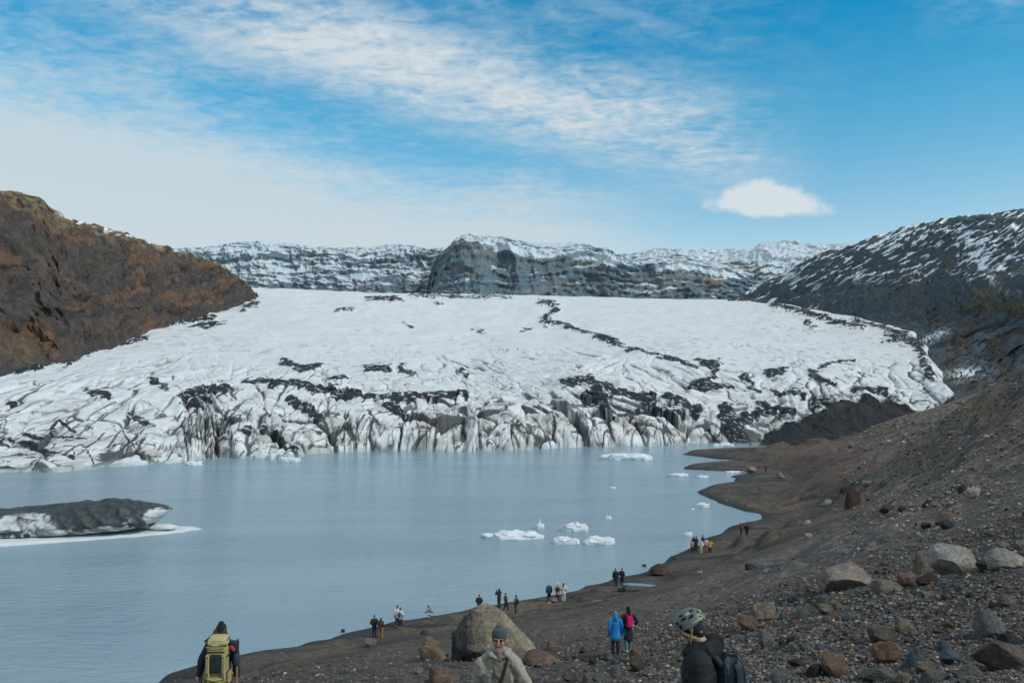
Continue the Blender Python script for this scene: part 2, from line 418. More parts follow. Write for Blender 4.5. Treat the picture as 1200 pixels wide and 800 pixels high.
far_figure('white_back', body_prims(1.76, 'down', hat=1), cols((.55, .55, .54), (.03, .033, .04), shoe=(.5, .5, .5)))
far_figure('white_front', body_prims(1.70, 'pocket', hat=1, pack=True), cols((.62, .62, .62), (.028, .032, .045), shoe=(.5, .5, .5), pack=(.06, .085, .095)))
far_figure('crouching', crouch_prims(1.72), cols((.17, .17, .18), (.52, .53, .54)))
far_figure('behind_rock', body_prims(1.70, 'pocket', hat=1), cols((.028, .030, .036), (.03, .03, .035), hat=(.045, .075, .085)))
far_figure('photographer', body_prims(1.82, 'photo', step=.03, wide=1.12, hair=True), cols((.030, .036, .052), (.028, .028, .036), hair=(.04, .03, .04)))
far_figure('olive_walker', body_prims(1.70, 'down', step=.10, hat=1), cols((.125, .098, .060), (.030, .032, .036), hat=(.07, .06, .05), shoe=(.35, .35, .36)))
far_figure('pack_walker', body_prims(1.74, 'pocket', step=.06, hat=1, pack=True), cols((.075, .066, .048), (.028, .028, .030), shoe=(.5, .5, .5)))
far_figure('teal', body_prims(1.72, 'down', hat=1), cols((.030, .070, .078), (.030, .045, .055), hat=(.55, .56, .55)))
far_figure('tan_coat', body_prims(1.76, 'pocket', hat=1, coat=.40, pack=True), cols((.42, .31, .20), (.028, .028, .030), hat=(.68, .67, .64), pack=(.03, .028, .028)))
far_figure('all_white', body_prims(1.74, 'pocket', coat=.40, hair=True), cols((.66, .67, .68), (.60, .60, .60), hair=(.03, .028, .03), shoe=(.5, .5, .5)))
far_figure('black_plain', body_prims(1.82, 'down', hat=1), cols((.026, .030, .036), (.026, .028, .032)))
far_figure('black_pocket', body_prims(1.80, 'pocket', hat=1, pack=True), cols((.034, .038, .045), (.026, .028, .032), hat=(.08, .09, .10)))
far_figure('pink', body_prims(1.58, 'pocket', hat=1), cols((.36, .235, .20), (.028, .028, .032), hat=(.08, .07, .07)))
far_figure('navy', body_prims(1.80, 'down', hat=1), cols((.024, .030, .045), (.026, .028, .034)))
far_figure('black_hood', body_prims(1.76, 'pocket', hood=True), cols((.024, .026, .030), (.026, .028, .032)))
far_figure('cream', body_prims(1.68, 'pocket', coat=.36, hat=1, step=.04), cols((.58, .55, .49), (.45, .43, .40), hat=(.07, .06, .05), shoe=(.5, .5, .5)))
far_figure('grey_pink', body_prims(1.70, 'down', hat=1), cols((.50, .47, .47), (.30, .13, .13), hat=(.05, .09, .12)))
far_figure('yellow', body_prims(1.76, 'hip', hair=True, wide=1.1), cols((.62, .36, .035), (.024, .024, .026), hair=(.03, .025, .022), shoe=(.45, .43, .38)))
far_figure('red_dark', body_prims(1.72, 'hip', hat=1, step=.05), cols((.20, .045, .04), (.026, .026, .030), hat=(.6, .6, .6)))
far_figure('black_broad', body_prims(1.80, 'pocket', hat=1, wide=1.15, pack=True), cols((.024, .026, .034), (.026, .026, .028)))
far_figure('red_lone', body_prims(1.76, 'pocket', hood=True, wide=1.1, pack=True), cols((.42, .065, .04), (.07, .03, .03), pack=(.03, .03, .035)))
far_figure('ice_hiker', body_prims(1.75, 'down', step=.06, hat=1), cols((.06, .062, .068), (.04, .042, .046)), .04)

# ---- the people close enough to show their clothes as parts
def sub(prims, *tags): return [p for p in prims if p[0] in tags]
def slim(prims, tags, k=.72): return [('skin', pa, [tuple(c * k for c in r) if isinstance(r, tuple) else r * k for r in ra]) for t, pa, ra in prims if t in tags]
NEAR = {}
# blue jacket
pr = body_prims(1.68, 'down', hood=True, coat=.40, skirt=1.16, wide=1.04)
NEAR['blue'] = dict(body=fuse('body', sub(pr, 'skin', 'lip') + slim(pr, ('jacket', 'trousers')), .018, 1), jacket=fuse('jacket', sub(pr, 'jacket'), .014, 2), trousers=fuse('trousers', sub(pr, 'trousers'), .014, 2))
NEAR['blue_shoes'] = [fuse('shoe', [p], .012, 1) for p in sub(pr, 'shoe')]
pr = body_prims(1.74, ('down', 'hip'), coat=.27, skirt=1.02, hood=False, hair=True, step=.05)
pr.append(('hair', [(0, -.02, 1.66), (0, -.06, 1.55), (.01, -.085, 1.40)], [(.085, .09), (.10, .06), (.07, .035)]))
NEAR['coat'] = dict(body=fuse('body', sub(pr, 'skin', 'lip') + slim(pr, ('jacket', 'trousers')), .018, 1), coat=fuse('coat', sub(pr, 'jacket'), .014, 2), trousers=fuse('trousers', sub(pr, 'trousers'), .014, 2), hair=fuse('hair', sub(pr, 'hair'), .012, 2))
NEAR['coat_shoes'] = [fuse('shoe', [p], .012, 1) for p in sub(pr, 'shoe')]
def puffy(freq, amp, ax=2):
    def f(v, n):
        ph = v[:, 2] * freq + 1.2 * np.abs(v[:, 0]); ph = ph + .8 * fbm(v[:, 0] * 7 + v[:, 1] * 5, v[:, 2] * 4, 2, 63); w_ = amp * (np.abs(np.sin(ph)) ** .6 - .6)
        return v + n * (w_ + amp * 1.1 * fbm(v[:, 0] * 16 + v[:, 1] * 9, v[:, 2] * 16, 2, 61))[:, None]
    return f
def folds(amp, sc=9.0, seed=71):
    def f(v, n): return v + n * (amp * (fbm(v[:, 0] * sc + v[:, 1] * sc * .6, v[:, 2] * sc * .8 - v[:, 0] * 3, 3, seed)))[:, None]
    return f
# woman with the yellow pack, seen from behind
pr = body_prims(1.70, ('wide', 'down'), hat=1, coat=.45, detail=True, wide=.98)
NEAR['woman'] = dict(body=fuse('body', sub(pr, 'skin', 'lip') + slim(pr, ('jacket', 'trousers'), .7), .0085, 1), jacket=fuse('jacket', sub(pr, 'jacket'), .012, 2, folds(.008)), trousers=fuse('trousers', sub(pr, 'trousers'), .013, 2, folds(.008)), beanie=fuse('beanie', [('hat', [(0, -.012, 1.585), (0, -.015, 1.655), (0, -.02, 1.69)], [(.089, .101), (.080, .092), (.05, .058)])], .010, 2))
hp = [('hair', [(x_, -.06, 1.60), (x_ * 1.4, -.085, 1.52), (x_ * 2.1 + dx_, -.09 - .02 * (i % 2), 1.40 + dz_)], [.030, .036, .016]) for i, (x_, dx_, dz_) in enumerate([(-.07, -.10, .02), (-.05, -.03, -.01), (-.025, 0, .0), (0, 0, -.02), (.025, .01, .0), (.05, .02, -.01), (.07, .04, .02), (-.075, -.05, .05)])]
NEAR['woman']['hair'] = fuse('hair', hp, .010, 1)
NEAR['woman_shoes'] = [fuse('shoe', [p], .012, 1) for p in sub(pr, 'shoe')]
# man in the grey beanie, walking towards the camera
pr = body_prims(1.74, ('wide', 'down'), step=.06, coat=.43, detail=True, wide=1.04, skirt=1.08, lean=.05, head_pitch=-.16)
cap = [('hat', [(0, -.010, 1.690), (0, -.014, 1.735), (0, -.016, 1.765)], [(.090, .102), (.084, .094), (.055, .06)]), ('hat', [(0, -.014, 1.676), (0, -.012, 1.700)], [(.092, .104)])]
cap = rotp(rotp(cap, (0, -.0174, 1.479), 'X', .16), (0, 0, .87), 'X', -.05)
buff = rotp([('buff', [(0, -.010, 1.460), (0, -.005, 1.500), (0, .0, 1.525)], [(.088, .086), (.078, .078), (.064, .064)])], (0, 0, .87), 'X', -.10)
col_ = rotp([('collar', [(-.09, -.07, 1.50), (-.115, .0, 1.515), (-.085, .075, 1.495), (0, .105, 1.455), (.085, .075, 1.495), (.115, .0, 1.515), (.09, -.07, 1.50), (0, -.10, 1.52), (-.09, -.07, 1.50)], [.042])]
    + [('collar', [(s_ * .05, -.02, 1.49), (s_ * .19, -.01, 1.405)], [.075, .062]) for s_ in (-1, 1)], (0, 0, .87), 'X', -.05)
NEAR['man'] = dict(body=fuse('body', sub(pr, 'skin', 'lip') + slim(pr, ('jacket', 'trousers'), .7), .0075, 1), jacket=fuse('jacket', sub(pr, 'jacket') + col_, .010, 3, folds(.014, 8)), trousers=fuse('trousers', sub(pr, 'trousers'), .012, 2, folds(.009)), beanie=fuse('beanie', cap, .008, 2), neck_warmer=fuse('neck_warmer', buff, .008, 2, folds(.006, 20)))
paint(NEAR['man']['body'], [p for p in pr if p[0] in ('skin', 'lip')], dict(skin=(.42, .19, .125), lip=(.26, .09, .07)))
NEAR['man_shoes'] = [fuse('shoe', [p], .012, 1) for p in sub(pr, 'shoe')]
MAN_FACE = [tuple(Vector(p)) for t, pa, r in rotp(rotp([('e', [(-.031, .077, 1.635), (.031, .077, 1.635)], [.01]), ('b', [(-.033, .085, 1.652), (.033, .085, 1.652)], [.01])], (0, -.0174, 1.479), 'X', .16), (0, 0, .87), 'X', -.05) for p in pa]
# walker in the helmet: head bowed, seen from behind his left shoulder
pr = body_prims(1.80, ('down', 'pocket'), coat=.45, detail=True, wide=1.26, step=.05, head_pitch=.42, lean=.06)
piv = (0, -.018, 1.53)
def hd(x): return rotp(rotp(x, piv, 'X', -.42), (0, 0, .90), 'X', -.06)
band = hd([('b', [(0, -.012, 1.675), (0, -.012, 1.735)], [(.083, .098), (.082, .098)]), ('b', [(0, -.05, 1.62), (0, -.03, 1.69)], [(.070, .060), (.08, .07)])])
hoodp = rotp([('h', [(-.13, .015, 1.475), (-.12, -.075, 1.495), (-.055, -.135, 1.50), (.055, -.135, 1.50), (.12, -.075, 1.495), (.13, .015, 1.475)], [.055, .075, .088, .088, .075, .055]), ('h', [(-.07, .10, 1.46), (-.12, .05, 1.48), (-.1, -.05, 1.49)], [.03, .035, .04]), ('h', [(.07, .10, 1.46), (.12, .05, 1.48), (.1, -.05, 1.49)], [.03, .035, .04]), ('h', [(-.07, .10, 1.46), (0, .115, 1.44), (.07, .10, 1.46)], [.032])], (0, 0, .90), 'X', -.06)
NEAR['climber'] = dict(body=fuse('body', sub(pr, 'skin', 'lip') + slim(pr, ('jacket', 'trousers'), .68), .0075, 1), jacket=fuse('jacket', sub(pr, 'jacket'), .010, 3, puffy(44, .0042)), hood=fuse('hood', hoodp, .010, 4, folds(.012, 10)), trousers=fuse('trousers', sub(pr, 'trousers'), .012, 2, folds(.008)), headband=fuse('headband', band, .008, 3))
NEAR['climber']['hair'] = fuse('hair', hd([('h', [(s * .066, .045, 1.655), (s * .073, .02, 1.62), (s * .068, -.015, 1.585)], [.012, .014, .010]) for s in (-1, 1)] + [('h', [(-.05, -.07, 1.62), (0, -.085, 1.615), (.05, -.07, 1.62)], [.016])]), .006, 1)
NEAR['climber_shoes'] = [fuse('shoe', [p], .012, 1) for p in sub(pr, 'shoe')]
CL_HEAD = lambda pts: [tuple(p) for p in hd([('x', pts, [.01])])[0][1]]
# ================================================================ near ground
SHORE = [W(*q) for q in [(188, 801), (210, 788), (240, 776), (290, 765), (340, 756), (385, 748), (430, 737.5), (480, 727), (540, 715), (600, 705),
         (650, 696), (700, 684.5), (745, 672), (772, 661), (800, 647.5), (830, 632), (862, 616), (880, 611), (893, 606), (888, 602), (868, 597), (842, 588.5), (817, 577),
         (834, 568.5), (862, 564), (861, 560), (854, 557.5), (876, 555), (874, 553), (850, 552), (802, 549.5), (806, 545), (830, 541.8), (870, 539.6), (838, 537.5), (800, 532.3), (812, 527.6), (845, 525.6), (880, 524.5), (930, 523)]]
SHORE = [(-40.0, -60.0), (-42.0, 20.0), (-33.0, 45.0)] + SHORE + [(120, 340), (320, 400), (320, -60)]
GP = []   # (x, y, z)
for q in [(600, 450, 4), (820, 990, 6.3), (590, 933, 9.5), (267, 866, 14.5), (720, 768.5, 32.5), (575, 776, 31), (450, 800, 25), (350, 800, 33),
          (500, 765, 46), (440, 748, 65), (300, 785, 53), (300, 800, 47), (230, 800, 53), (700, 722, 54), (610, 735, 55), (640, 712, 72), (720, 695, 78),
          (800, 700, 58), (800, 672, 82), (850, 650, 95), (900, 700, 41), (900, 660, 63), (880, 630, 105), (1000, 800, 16), (1000, 700, 29), (1000, 650, 52),
          (1000, 610, 85), (940, 610, 112), (1000, 575, 125), (930, 575, 150), (1100, 800, 14.5), (1100, 690, 26), (1100, 640, 40), (1100, 590, 62), (1100, 540, 100),
          (1200, 800, 13.2), (1200, 700, 22), (1200, 640, 32), (1200, 590, 44), (1200, 540, 62), (1200, 480, 84), (1200, 432, 104), (1150, 462, 122), (1100, 494, 150), (1050, 510, 185),
          (1000, 517, 225), (960, 522, 260), (960, 545, 190), (1020, 540, 165), (1080, 520, 135), (920, 530, 220), (900, 545, 205), (1300, 800, 11), (1300, 640, 26), (1300, 500, 60), (1300, 410, 95)]:
    if q[1] > 850: continue
    x, y, z = P(*q); GP.append((float(x), float(y), float(z)))
GP[0] = (0, 0, 19.4)
GP += [(1.62, 7.35, 17.25), (-.12, 10.2, 16.45), (-4.85, 14.5, 15.32), (-8, 0, 18.8), (8, 0, 19.8), (20, -10, 22), (-20, -10, 16), (-14, 12, 14.2), (-25, 25, 7.5), (-25, 40, 3.2), (0, -25, 22),
       (95, 60, 34), (120, 130, 24), (120, 180, 14), (140, 220, 12), (150, 300, 10), (120, 260, 5), (200, 150, 50), (180, 40, 66), (84, 102, 27), (60, 20, 30)]
GP = np.array(GP)
GF = tps_fit(GP[:, :2] / 40, GP[:, 2], 2e-3)
SHB = [(870, 652, 26, 6, 1.3), (900, 660, 34, 6, 1.2), (905, 648, 25, 5, 1.0), (800, 690, 40, 5, .5), (860, 688, 26, 3, .6), (930, 625, 25, 4, 1.0), (880, 533, 30, 3, 1.6), (915, 527, 26, 4, 2.0), (960, 523, 40, 4, 2.2), (700, 702, 26, 3, .45), (400, 765, 40, 5, .5)]
def ground_raw(x, y):
    base = tps_eval(GF, x / 40, y / 40)
    s = seg_dist(x, y, SHORE, True); s = np.where(inside(x, y, SHORE), s, -s)
    sn = s + .7 * fbm(x / 6, y / 6, 3, 5)
    bank = .45 * (1 - np.exp(-np.maximum(sn, 0) / 1.2)) + .035 * np.maximum(sn, 0)
    land = lerp(bank, np.maximum(base, bank), sstep(1.0, 16.0, sn) * sstep(-2, 6, base + 4))
    z = np.where(sn > 0, land, -.22 * np.abs(sn))
    inl = sstep(1, 14, sn)
    far = np.clip(np.hypot(x, y) / 60, .25, 1.5)
    z = z + inl * (.35 * far * fbm(x / 11, y / 11, 3, 21) + .10 * fbm(x / 2.3, y / 2.3, 3, 22))
    # gullies and ridges down the right-hand slope
    sl = sstep(4, 14, base)
    ux = x * .82 - y * .57
    z = z + sl * np.clip(far, 0, 1.3) * .9 * (ridged(ux / 13 + .3 * fbm(x / 30, y / 30, 2, 3), (x * .57 + y * .82) / 70, 3, 31) - .5)
    return z, s
RX0, RX1, RY0, RY1, RS = -60.0, 190.0, -30.0, 345.0, .5
_gx = np.arange(RX0, RX1 + RS, RS); _gy = np.arange(RY0, RY1 + RS, RS)
_GX, _GY = np.meshgrid(_gx, _gy)
RZ, RSD = ground_raw(_GX, _GY)
for (px, py, wpx, hpx, hh) in SHB:            # low mounds on the beach
    x0, y0 = W(px, py); s0 = dwater(py) / 1000
    e = np.hypot((_GX - x0) / (wpx * s0 * .6), (_GY - y0) / (wpx * s0 * .8))
    RZ += hh * (1 - sstep(0.0, 1.0, e + .25 * fbm(_GX / 4, _GY / 4, 3, 9))) * sstep(0, 3, RSD)
for (ax_, ay_, az_, rad_) in [(1.62, 7.35, 17.22, 1.6), (-.15, 10.2, 16.40, 2.0), (-4.86, 14.5, 15.30, 2.2), (3.0, 26.5, 12.05, 4.0), (3.4, 29.5, 11.2, 3.0), (3.8, 32.5, 10.75, 3.0), (-1.0, 31.0, 10.9, 3.5)]:
    ix_ = int(round((ax_ - RX0) / RS)); iy_ = int(round((ay_ - RY0) / RS))
    RZ += (az_ - RZ[iy_, ix_]) * np.exp(-((_GX - ax_) ** 2 + (_GY - ay_) ** 2) / rad_ ** 2)
def bil(R, x, y):
    fx = np.clip((np.asarray(x, float) - RX0) / RS, 0, R.shape[1] - 1.001); fy = np.clip((np.asarray(y, float) - RY0) / RS, 0, R.shape[0] - 1.001)
    ix = fx.astype(int); iy = fy.astype(int); fx = fx - ix; fy = fy - iy
    return (R[iy, ix] * (1 - fx) + R[iy, ix + 1] * fx) * (1 - fy) + (R[iy + 1, ix] * (1 - fx) + R[iy + 1, ix + 1] * fx) * fy
def G(x, y): return bil(RZ, x, y)
_ds = np.exp(np.linspace(math.log(4), math.log(330), 420))
def hit(px, py):
    """where the sight line through photo position (px,py) meets the ground: arrays x,y,z"""
    px = np.atleast_1d(np.asarray(px, float)); py = np.atleast_1d(np.asarray(py, float))
    out = np.full((len(px), 3), np.nan)
    for i in range(0, len(px), 4000):
        a = px[i:i + 4000, None]; b = py[i:i + 4000, None]
        X, Y, Z = P(a, b, _ds[None]); D = Z - np.maximum(G(X, Y), 0)
        k = np.argmax(D < 0, axis=1); ok = (D < 0).any(1) & (k > 0); k = np.maximum(k, 1); r = np.arange(len(k))
        d0 = D[r, k - 1]; d1 = D[r, k]; tt = d0 / (d0 - d1 + 1e-9)
        dd = _ds[k - 1] + (_ds[k] - _ds[k - 1]) * tt
        x, y, z = P(a[:, 0], b[:, 0], dd)
        res = np.stack([x, y, z], -1); res[~ok] = np.nan; out[i:i + 4000] = res
    return out

def micro(x, y, z, s):
    return sstep(.5, 4, s) * (.05 * fbm(x / .8, y / .8, 4, 41) * sstep(140, 30, np.hypot(x, y)) + .14 * (ridged(x / 1.9, y / 1.9, 3, 44) - .5) * sstep(3, 10, z))
def GM(x, y):
    x = np.asarray(x, float); y = np.asarray(y, float); z = G(x, y)
    return z + micro(x, y, z, bil(RSD, x, y))
def build_ground():
    ts = np.linspace(-.78, .95, 760)
    ys = np.r_[np.linspace(-28, 3.6, 18), np.exp(np.linspace(math.log(4), math.log(340), 760))]
    Yg = np.repeat(ys[:, None], len(ts), 1)
    wd = np.maximum(np.abs(ys), 30 - ys * .0)[:, None]; wd = np.where(ys[:, None] < 4, 26, np.maximum(ys[:, None], 26 - 0 * ys[:, None]))
    near = sstep(40, 12, ys)[:, None]
    Xg = ts[None] * lerp(ys[:, None], np.maximum(ys[:, None], 24), near)
    Zg = G(Xg, Yg); sd_ = bil(RSD, Xg, Yg)
    dist = np.hypot(Xg, Yg)
    Zg = Zg + micro(Xg, Yg, Zg, sd_)
    # ---- colour
    c = np.empty(Xg.shape + (3,)); c[:] = (.064, .055, .047)
    n = fbm(Xg / 9, Yg / 9, 4, 51); n2 = fbm(Xg / 2.2, Yg / 2.2, 4, 52); n3 = fbm(Xg / 30, Yg / 30, 3, 53)
    c = mixc(c, (.038, .039, .040), sstep(-.1, .5, n) * .8)
    c = mixc(c, (.098, .074, .052), sstep(.0, .55, n3 + .4 * n2) * sstep(9, 2, Zg) * .75)         # brown damp sand of the beach
    c = mixc(c, (.030, .033, .037), sstep(-.02, .3, n2 + .6 * n) * sstep(9, 2, Zg) * .7)
    strips = ridged((Yg + .35 * Xg) / 10 + .4 * n, Xg / 60, 2, 57)
    c = mixc(c, (.020, .021, .024), sstep(.74, .88, strips) * sstep(7, 1, Zg) * .85)
    px, py = proj(Xg, Yg, Zg)
    red = sstep(1, .3, np.hypot((px - 990) / 110, (py - 535) / 28)) * sstep(-.2, .3, n2)
    c = mixc(c, (.12, .055, .045), red * .55)
    hillb = sstep(10, 18, Zg) * sstep(60, 100, dist)
    c = mixc(c, (.078, .055, .040), hillb * .9); c = mixc(c, (.085, .078, .040), hillb * sstep(.1, .5, n + n2 * .4) * .6)
    c = mixc(c, (.035, .036, .038), hillb * sstep(.15, .55, fbm((Xg * .8 - Yg * .6) / 5, (Xg + Yg) / 40, 4, 58)) * .7)
    gul = ridged((Xg * .82 - Yg * .57) / 7 + .35 * fbm(Xg / 15, Yg / 15, 3, 62), (Xg * .57 + Yg * .82) / 55, 4, 63)
    slope_ = sstep(4, 9, Zg) * sstep(35, 60, dist)
    c = mixc(c, (.030, .031, .034), slope_ * sstep(.62, .80, gul) * .85); c = mixc(c, (.095, .085, .075), slope_ * sstep(.45, .25, gul) * sstep(-.2, .3, n2) * .55)
    c = mixc(c, (.13, .125, .118), slope_ * sstep(.25, .5, fbm(Xg / .9, Yg / 1.6, 3, 64)) * .6)
    rub = sstep(5, 12, Zg) * sstep(70, 35, dist)
    c = mixc(c, (.055, .052, .050), rub * .7); c = mixc(c, (.030, .032, .035), rub * sstep(.0, .4, n2) * .7)
    wet = sstep(2.6, .2, sd_ + 1.0 * n2)
    c = mixc(c, (.022, .023, .025), wet * .85)
    c *= 1.55 * np.array([1.07, 1.0, .92])
    c *= (1 + .35 * slope_)[..., None]
    c *= (1 + .25 * fbm(Xg / .6, Yg / .6, 3, 59))[..., None]
    me = grid_mesh('ground', Xg, Yg, Zg, c)
    m = mat('gravel_ground', 'Col', .92, .45, 3.0, .12, 1.0, 6.0, .16, speck=.6)
    tag(link('ground', me, m), kind='structure')
build_ground()

# ================================================================ lake
def build_lake():
    x = np.array([[-900., 500.], [-900., 500.]]); y = np.array([[-80., -80.], [420., 420.]])
    me = grid_mesh('lake', x, y, np.zeros((2, 2)))
    m = bpy.data.materials.new('glacial_water'); m.use_nodes = True; t = NT(m.node_tree); b = t.n['Principled BSDF']
    pos = t.add('ShaderNodeNewGeometry').outputs['Position']
    n = t.noise(pos, .02, 4, .55)
    mw = t.add('ShaderNodeMapping'); t.l.new(pos, mw.inputs[0]); mw.inputs['Scale'].default_value = (.012, .075, 1)
    n = t.math('ADD', t.math('MULTIPLY', n, .5), t.math('MULTIPLY', t.noise(mw.outputs[0], 1.0, 5, .6, dist=.4), .5))
    t.l.new(t.mix(t.ramp(n, .38, .62), (.238, .345, .407, 1), (.292, .388, .442, 1)), b.inputs['Base Color'])
    b.inputs['Roughness'].default_value = .17; b.inputs['Specular IOR Level'].default_value = .30; b.inputs['IOR'].default_value = 1.333
    mp = t.add('ShaderNodeMapping'); t.l.new(pos, mp.inputs[0]); mp.inputs['Scale'].default_value = (.45, 1.0, 1); mp.inputs['Rotation'].default_value = (0, 0, .12)
    h = t.math('ADD', t.noise(mp.outputs[0], 1.1, 5, .6), t.math('MULTIPLY', t.noise(mp.outputs[0], .16, 3, .5), 1.2))
    bp = t.add('ShaderNodeBump'); bp.inputs['Distance'].default_value = .45
    near = t.noise(pos, .012, 2, .5)
    sy = t.add('ShaderNodeSeparateXYZ'); t.l.new(pos, sy.inputs[0])
    calm = t.ramp(sy.outputs[1], 70, 300, lo=1.0, hi=.5)           # the wind ripples die out towards the ice
    t.l.new(t.math('MULTIPLY', calm, t.ramp(near, .35, .65, lo=.5, hi=1.0)), bp.inputs['Strength'])
    t.l.new(h, bp.inputs['Height']); t.l.new(bp.outputs[0], b.inputs['Normal'])
    tag(link('lake', me, m), kind='structure')
build_lake()

# ================================================================ glacier
FRONT = [(-420, 588), (-200, 566), (-60, 557), (0, 554.5), (50, 553.5), (110, 549.5), (185, 545), (222, 542), (240, 537), (300, 537.5), (345, 538.5), (365, 531), (450, 528.5), (520, 529.5),
         (610, 527), (700, 523.5), (800, 521.5), (870, 522), (950, 522), (1010, 519), (1100, 517), (1240, 515)]
def _sm(a): return np.clip(.5 + a, 0, 1)
def build_glacier():
    pxs = np.linspace(-380, 1190, 1570); tt = (pxs - 600) / 1000 * (1 / (CT + .1 * ST))
    fpx = np.array([f[0] for f in FRONT], float); fd = np.array([dwater(f[1]) for f in FRONT])
    Yf = np.interp(pxs, fpx, fd)
    ker = np.hanning(19); ker /= ker.sum(); Yf = np.convolve(np.pad(Yf, 9, 'edge'), ker, 'valid')
    st = [-3.0]; step = .38
    while st[-1] < 1120:
        st.append(st[-1] + step)
        if st[-1] > 62: step *= 1.0135
    s = np.array(st)[:, None] + 0 * pxs[None]
    Y = Yf[None] + s; X = tt[None] * Y
    # ---- large shape
    C = [(600, 482, 295), (600, 463, 330), (600, 440, 400), (600, 409, 560), (600, 375, 800), (600, 351, 1050), (600, 346, 1350), (450, 489, 287), (450, 468, 320), (450, 440, 395), (450, 405, 560), (450, 372, 800), (450, 348, 1050), (450, 344, 1350),
         (250, 497, 260), (250, 470, 292), (250, 446, 350), (250, 425, 420), (250, 395, 560), (270, 368, 760), (310, 345, 1030), (310, 338, 1350), (100, 505, 235), (100, 470, 282), (100, 444, 345), (75, 428, 410), (130, 409, 480), (0, 512, 228), (0, 474, 282), (0, 436, 390), (-150, 470, 270), (-150, 436, 380), (-350, 440, 370), (180, 384, 600),
         (720, 482, 307), (720, 458, 342), (720, 430, 420), (740, 400, 580), (740, 372, 800), (750, 353, 1050), (750, 350, 1350), (850, 490, 315), (850, 468, 355), (850, 443, 410), (850, 410, 520), (850, 378, 760), (860, 357, 1000), (900, 352, 1350), (980, 476, 325), (980, 445, 400), (980, 412, 520), (980, 380, 740), (960, 363, 900),
         (1080, 482, 335), (1080, 445, 420), (1075, 400, 580), (1110, 466, 360), (1180, 450, 360), (1180, 380, 600)]
    pts = []; val = []
    for q in C:
        _, _, z = P(*q); pts.append((q[0] / 250, 2.2 * math.log(q[2] / 250))); val.append(float(z))
    f = tps_fit(pts, np.array(val), 1e-3)
    base = tps_eval(f, pxs[None] / 250 + 0 * Y, 2.2 * np.log(Y / 250))
    base = np.maximum(base, 6.0)
    _px, _ = proj(X, Y, base)
    edge = np.interp(Y, [300, 345, 365, 425, 510, 580, 640, 780, 900, 1040, 1200], [1085, 1096, 1112, 1100, 1084, 1076, 1068, 1010, 958, 906, 850])
    over = np.maximum(_px - edge + 5 * fbm(X / 30, Y / 60, 3, 99), 0); base = base - np.minimum(over * .55, 26)
    cliffw = np.interp(pxs, [-400, -100, 60, 200, 245, 300, 360, 800, 860, 900, 1200], [50, 46, 44, 30, 14, 16, 9, 8, 16, 42, 44])[None]
    # warped coordinates for the ice blocks
    wx = X + 2.6 * fbm(X / 20, Y / 30, 3, 101); wy = Y + 3.0 * fbm(X / 20, Y / 30, 3, 107)
    _q = np.clip(s / (cliffw * 1.5), 0, 1); ppx, ppy = proj(X, Y, base * np.sqrt(np.clip(1 - (1 - _q) ** 2, 0, 1)))
    frontal = np.exp(-np.maximum(s - 6, 0) / 38.0)
    midz = np.exp(-np.maximum(s, 0) / 140.0)
    leftb = sstep(260, 200, pxs)[None] + 0 * s; rightz = sstep(780, 930, pxs)[None] + 0 * s
    # 1. blocks along the front, of mixed size, their seams warped off the vertical
    csz = lerp(9.0, 17.0, leftb)
    f1, f2, cid, vx, vy = worley((wx + np.interp(pxs, [0, 350, 520, 700, 900], [.3, .3, -.15, .35, -.35])[None] * (s + 0)) / csz, wy / (csz * 1.5), 11)
    e1 = f2 - f1
    tx = (cid * 37.7) % 1 - .5; ty = (cid * 91.3) % 1 - .5
    # 2. smaller blocks
    g1, g2, cid2, ux2, uy2 = worley((wx - .3 * wy) / 4.6, wy / 7.5, 23)
    e2 = g2 - g1
    # 3. long crevasses on the ice field: ridged stripes whose direction turns across the glacier
    # (the field is seen at a low angle, so its features are drawn out along the flow)
    Yv = s * .34
    dw = 6 * fbm(X / 40, Yv / 40, 3, 131)
    dX = np.gradient(tt)[None] * Y; dS = np.gradient(s[:, 0])[:, None] * .34
    def lines(n):
        """distance in metres (in the drawn-out plane) to the zero line of n"""
        return np.abs(n) / np.sqrt((np.gradient(n, axis=1) / dX) ** 2 + (np.gradient(n, axis=0) / dS) ** 2 + 1e-5)
    def field(ca, sa, sd):
        a1 = X * ca + Yv * sa; a2 = -X * sa + Yv * ca
        st = lines(perlin((a1 + 1.2 * dw) / 17, (a2 + dw) / 62, sd) + .06 * fbm(X / 6, Yv / 6, 3, sd + 2))
        st2 = lines(perlin((a1 + .6 * dw) / 7.5, a2 / 26, sd + 4) + .05 * fbm(X / 4, Yv / 4, 2, sd + 6))
        return st, st2
    sA, sA2 = field(.80, .60, 141); sB, sB2 = field(.72, -.69, 151)
    wB = sstep(-.15, .15, np.interp(pxs, [-300, 300, 700, 860, 980, 1100], [-.2, -.35, -.3, .0, .45, .5])[None] + .6 * fbm(X / 90, Yv / 50, 2, 161) + 0 * s)
    stripe = lerp(sA, sB, np.round(wB)); stripe2 = lerp(sA2, sB2, np.round(wB))
    zone = sstep(-.25, .35, fbm(X / 100, Yv / 50, 3, 151))
    zone2 = np.clip(1.2 - s / 270, .07, 1) * lerp(.35, 1, zone)
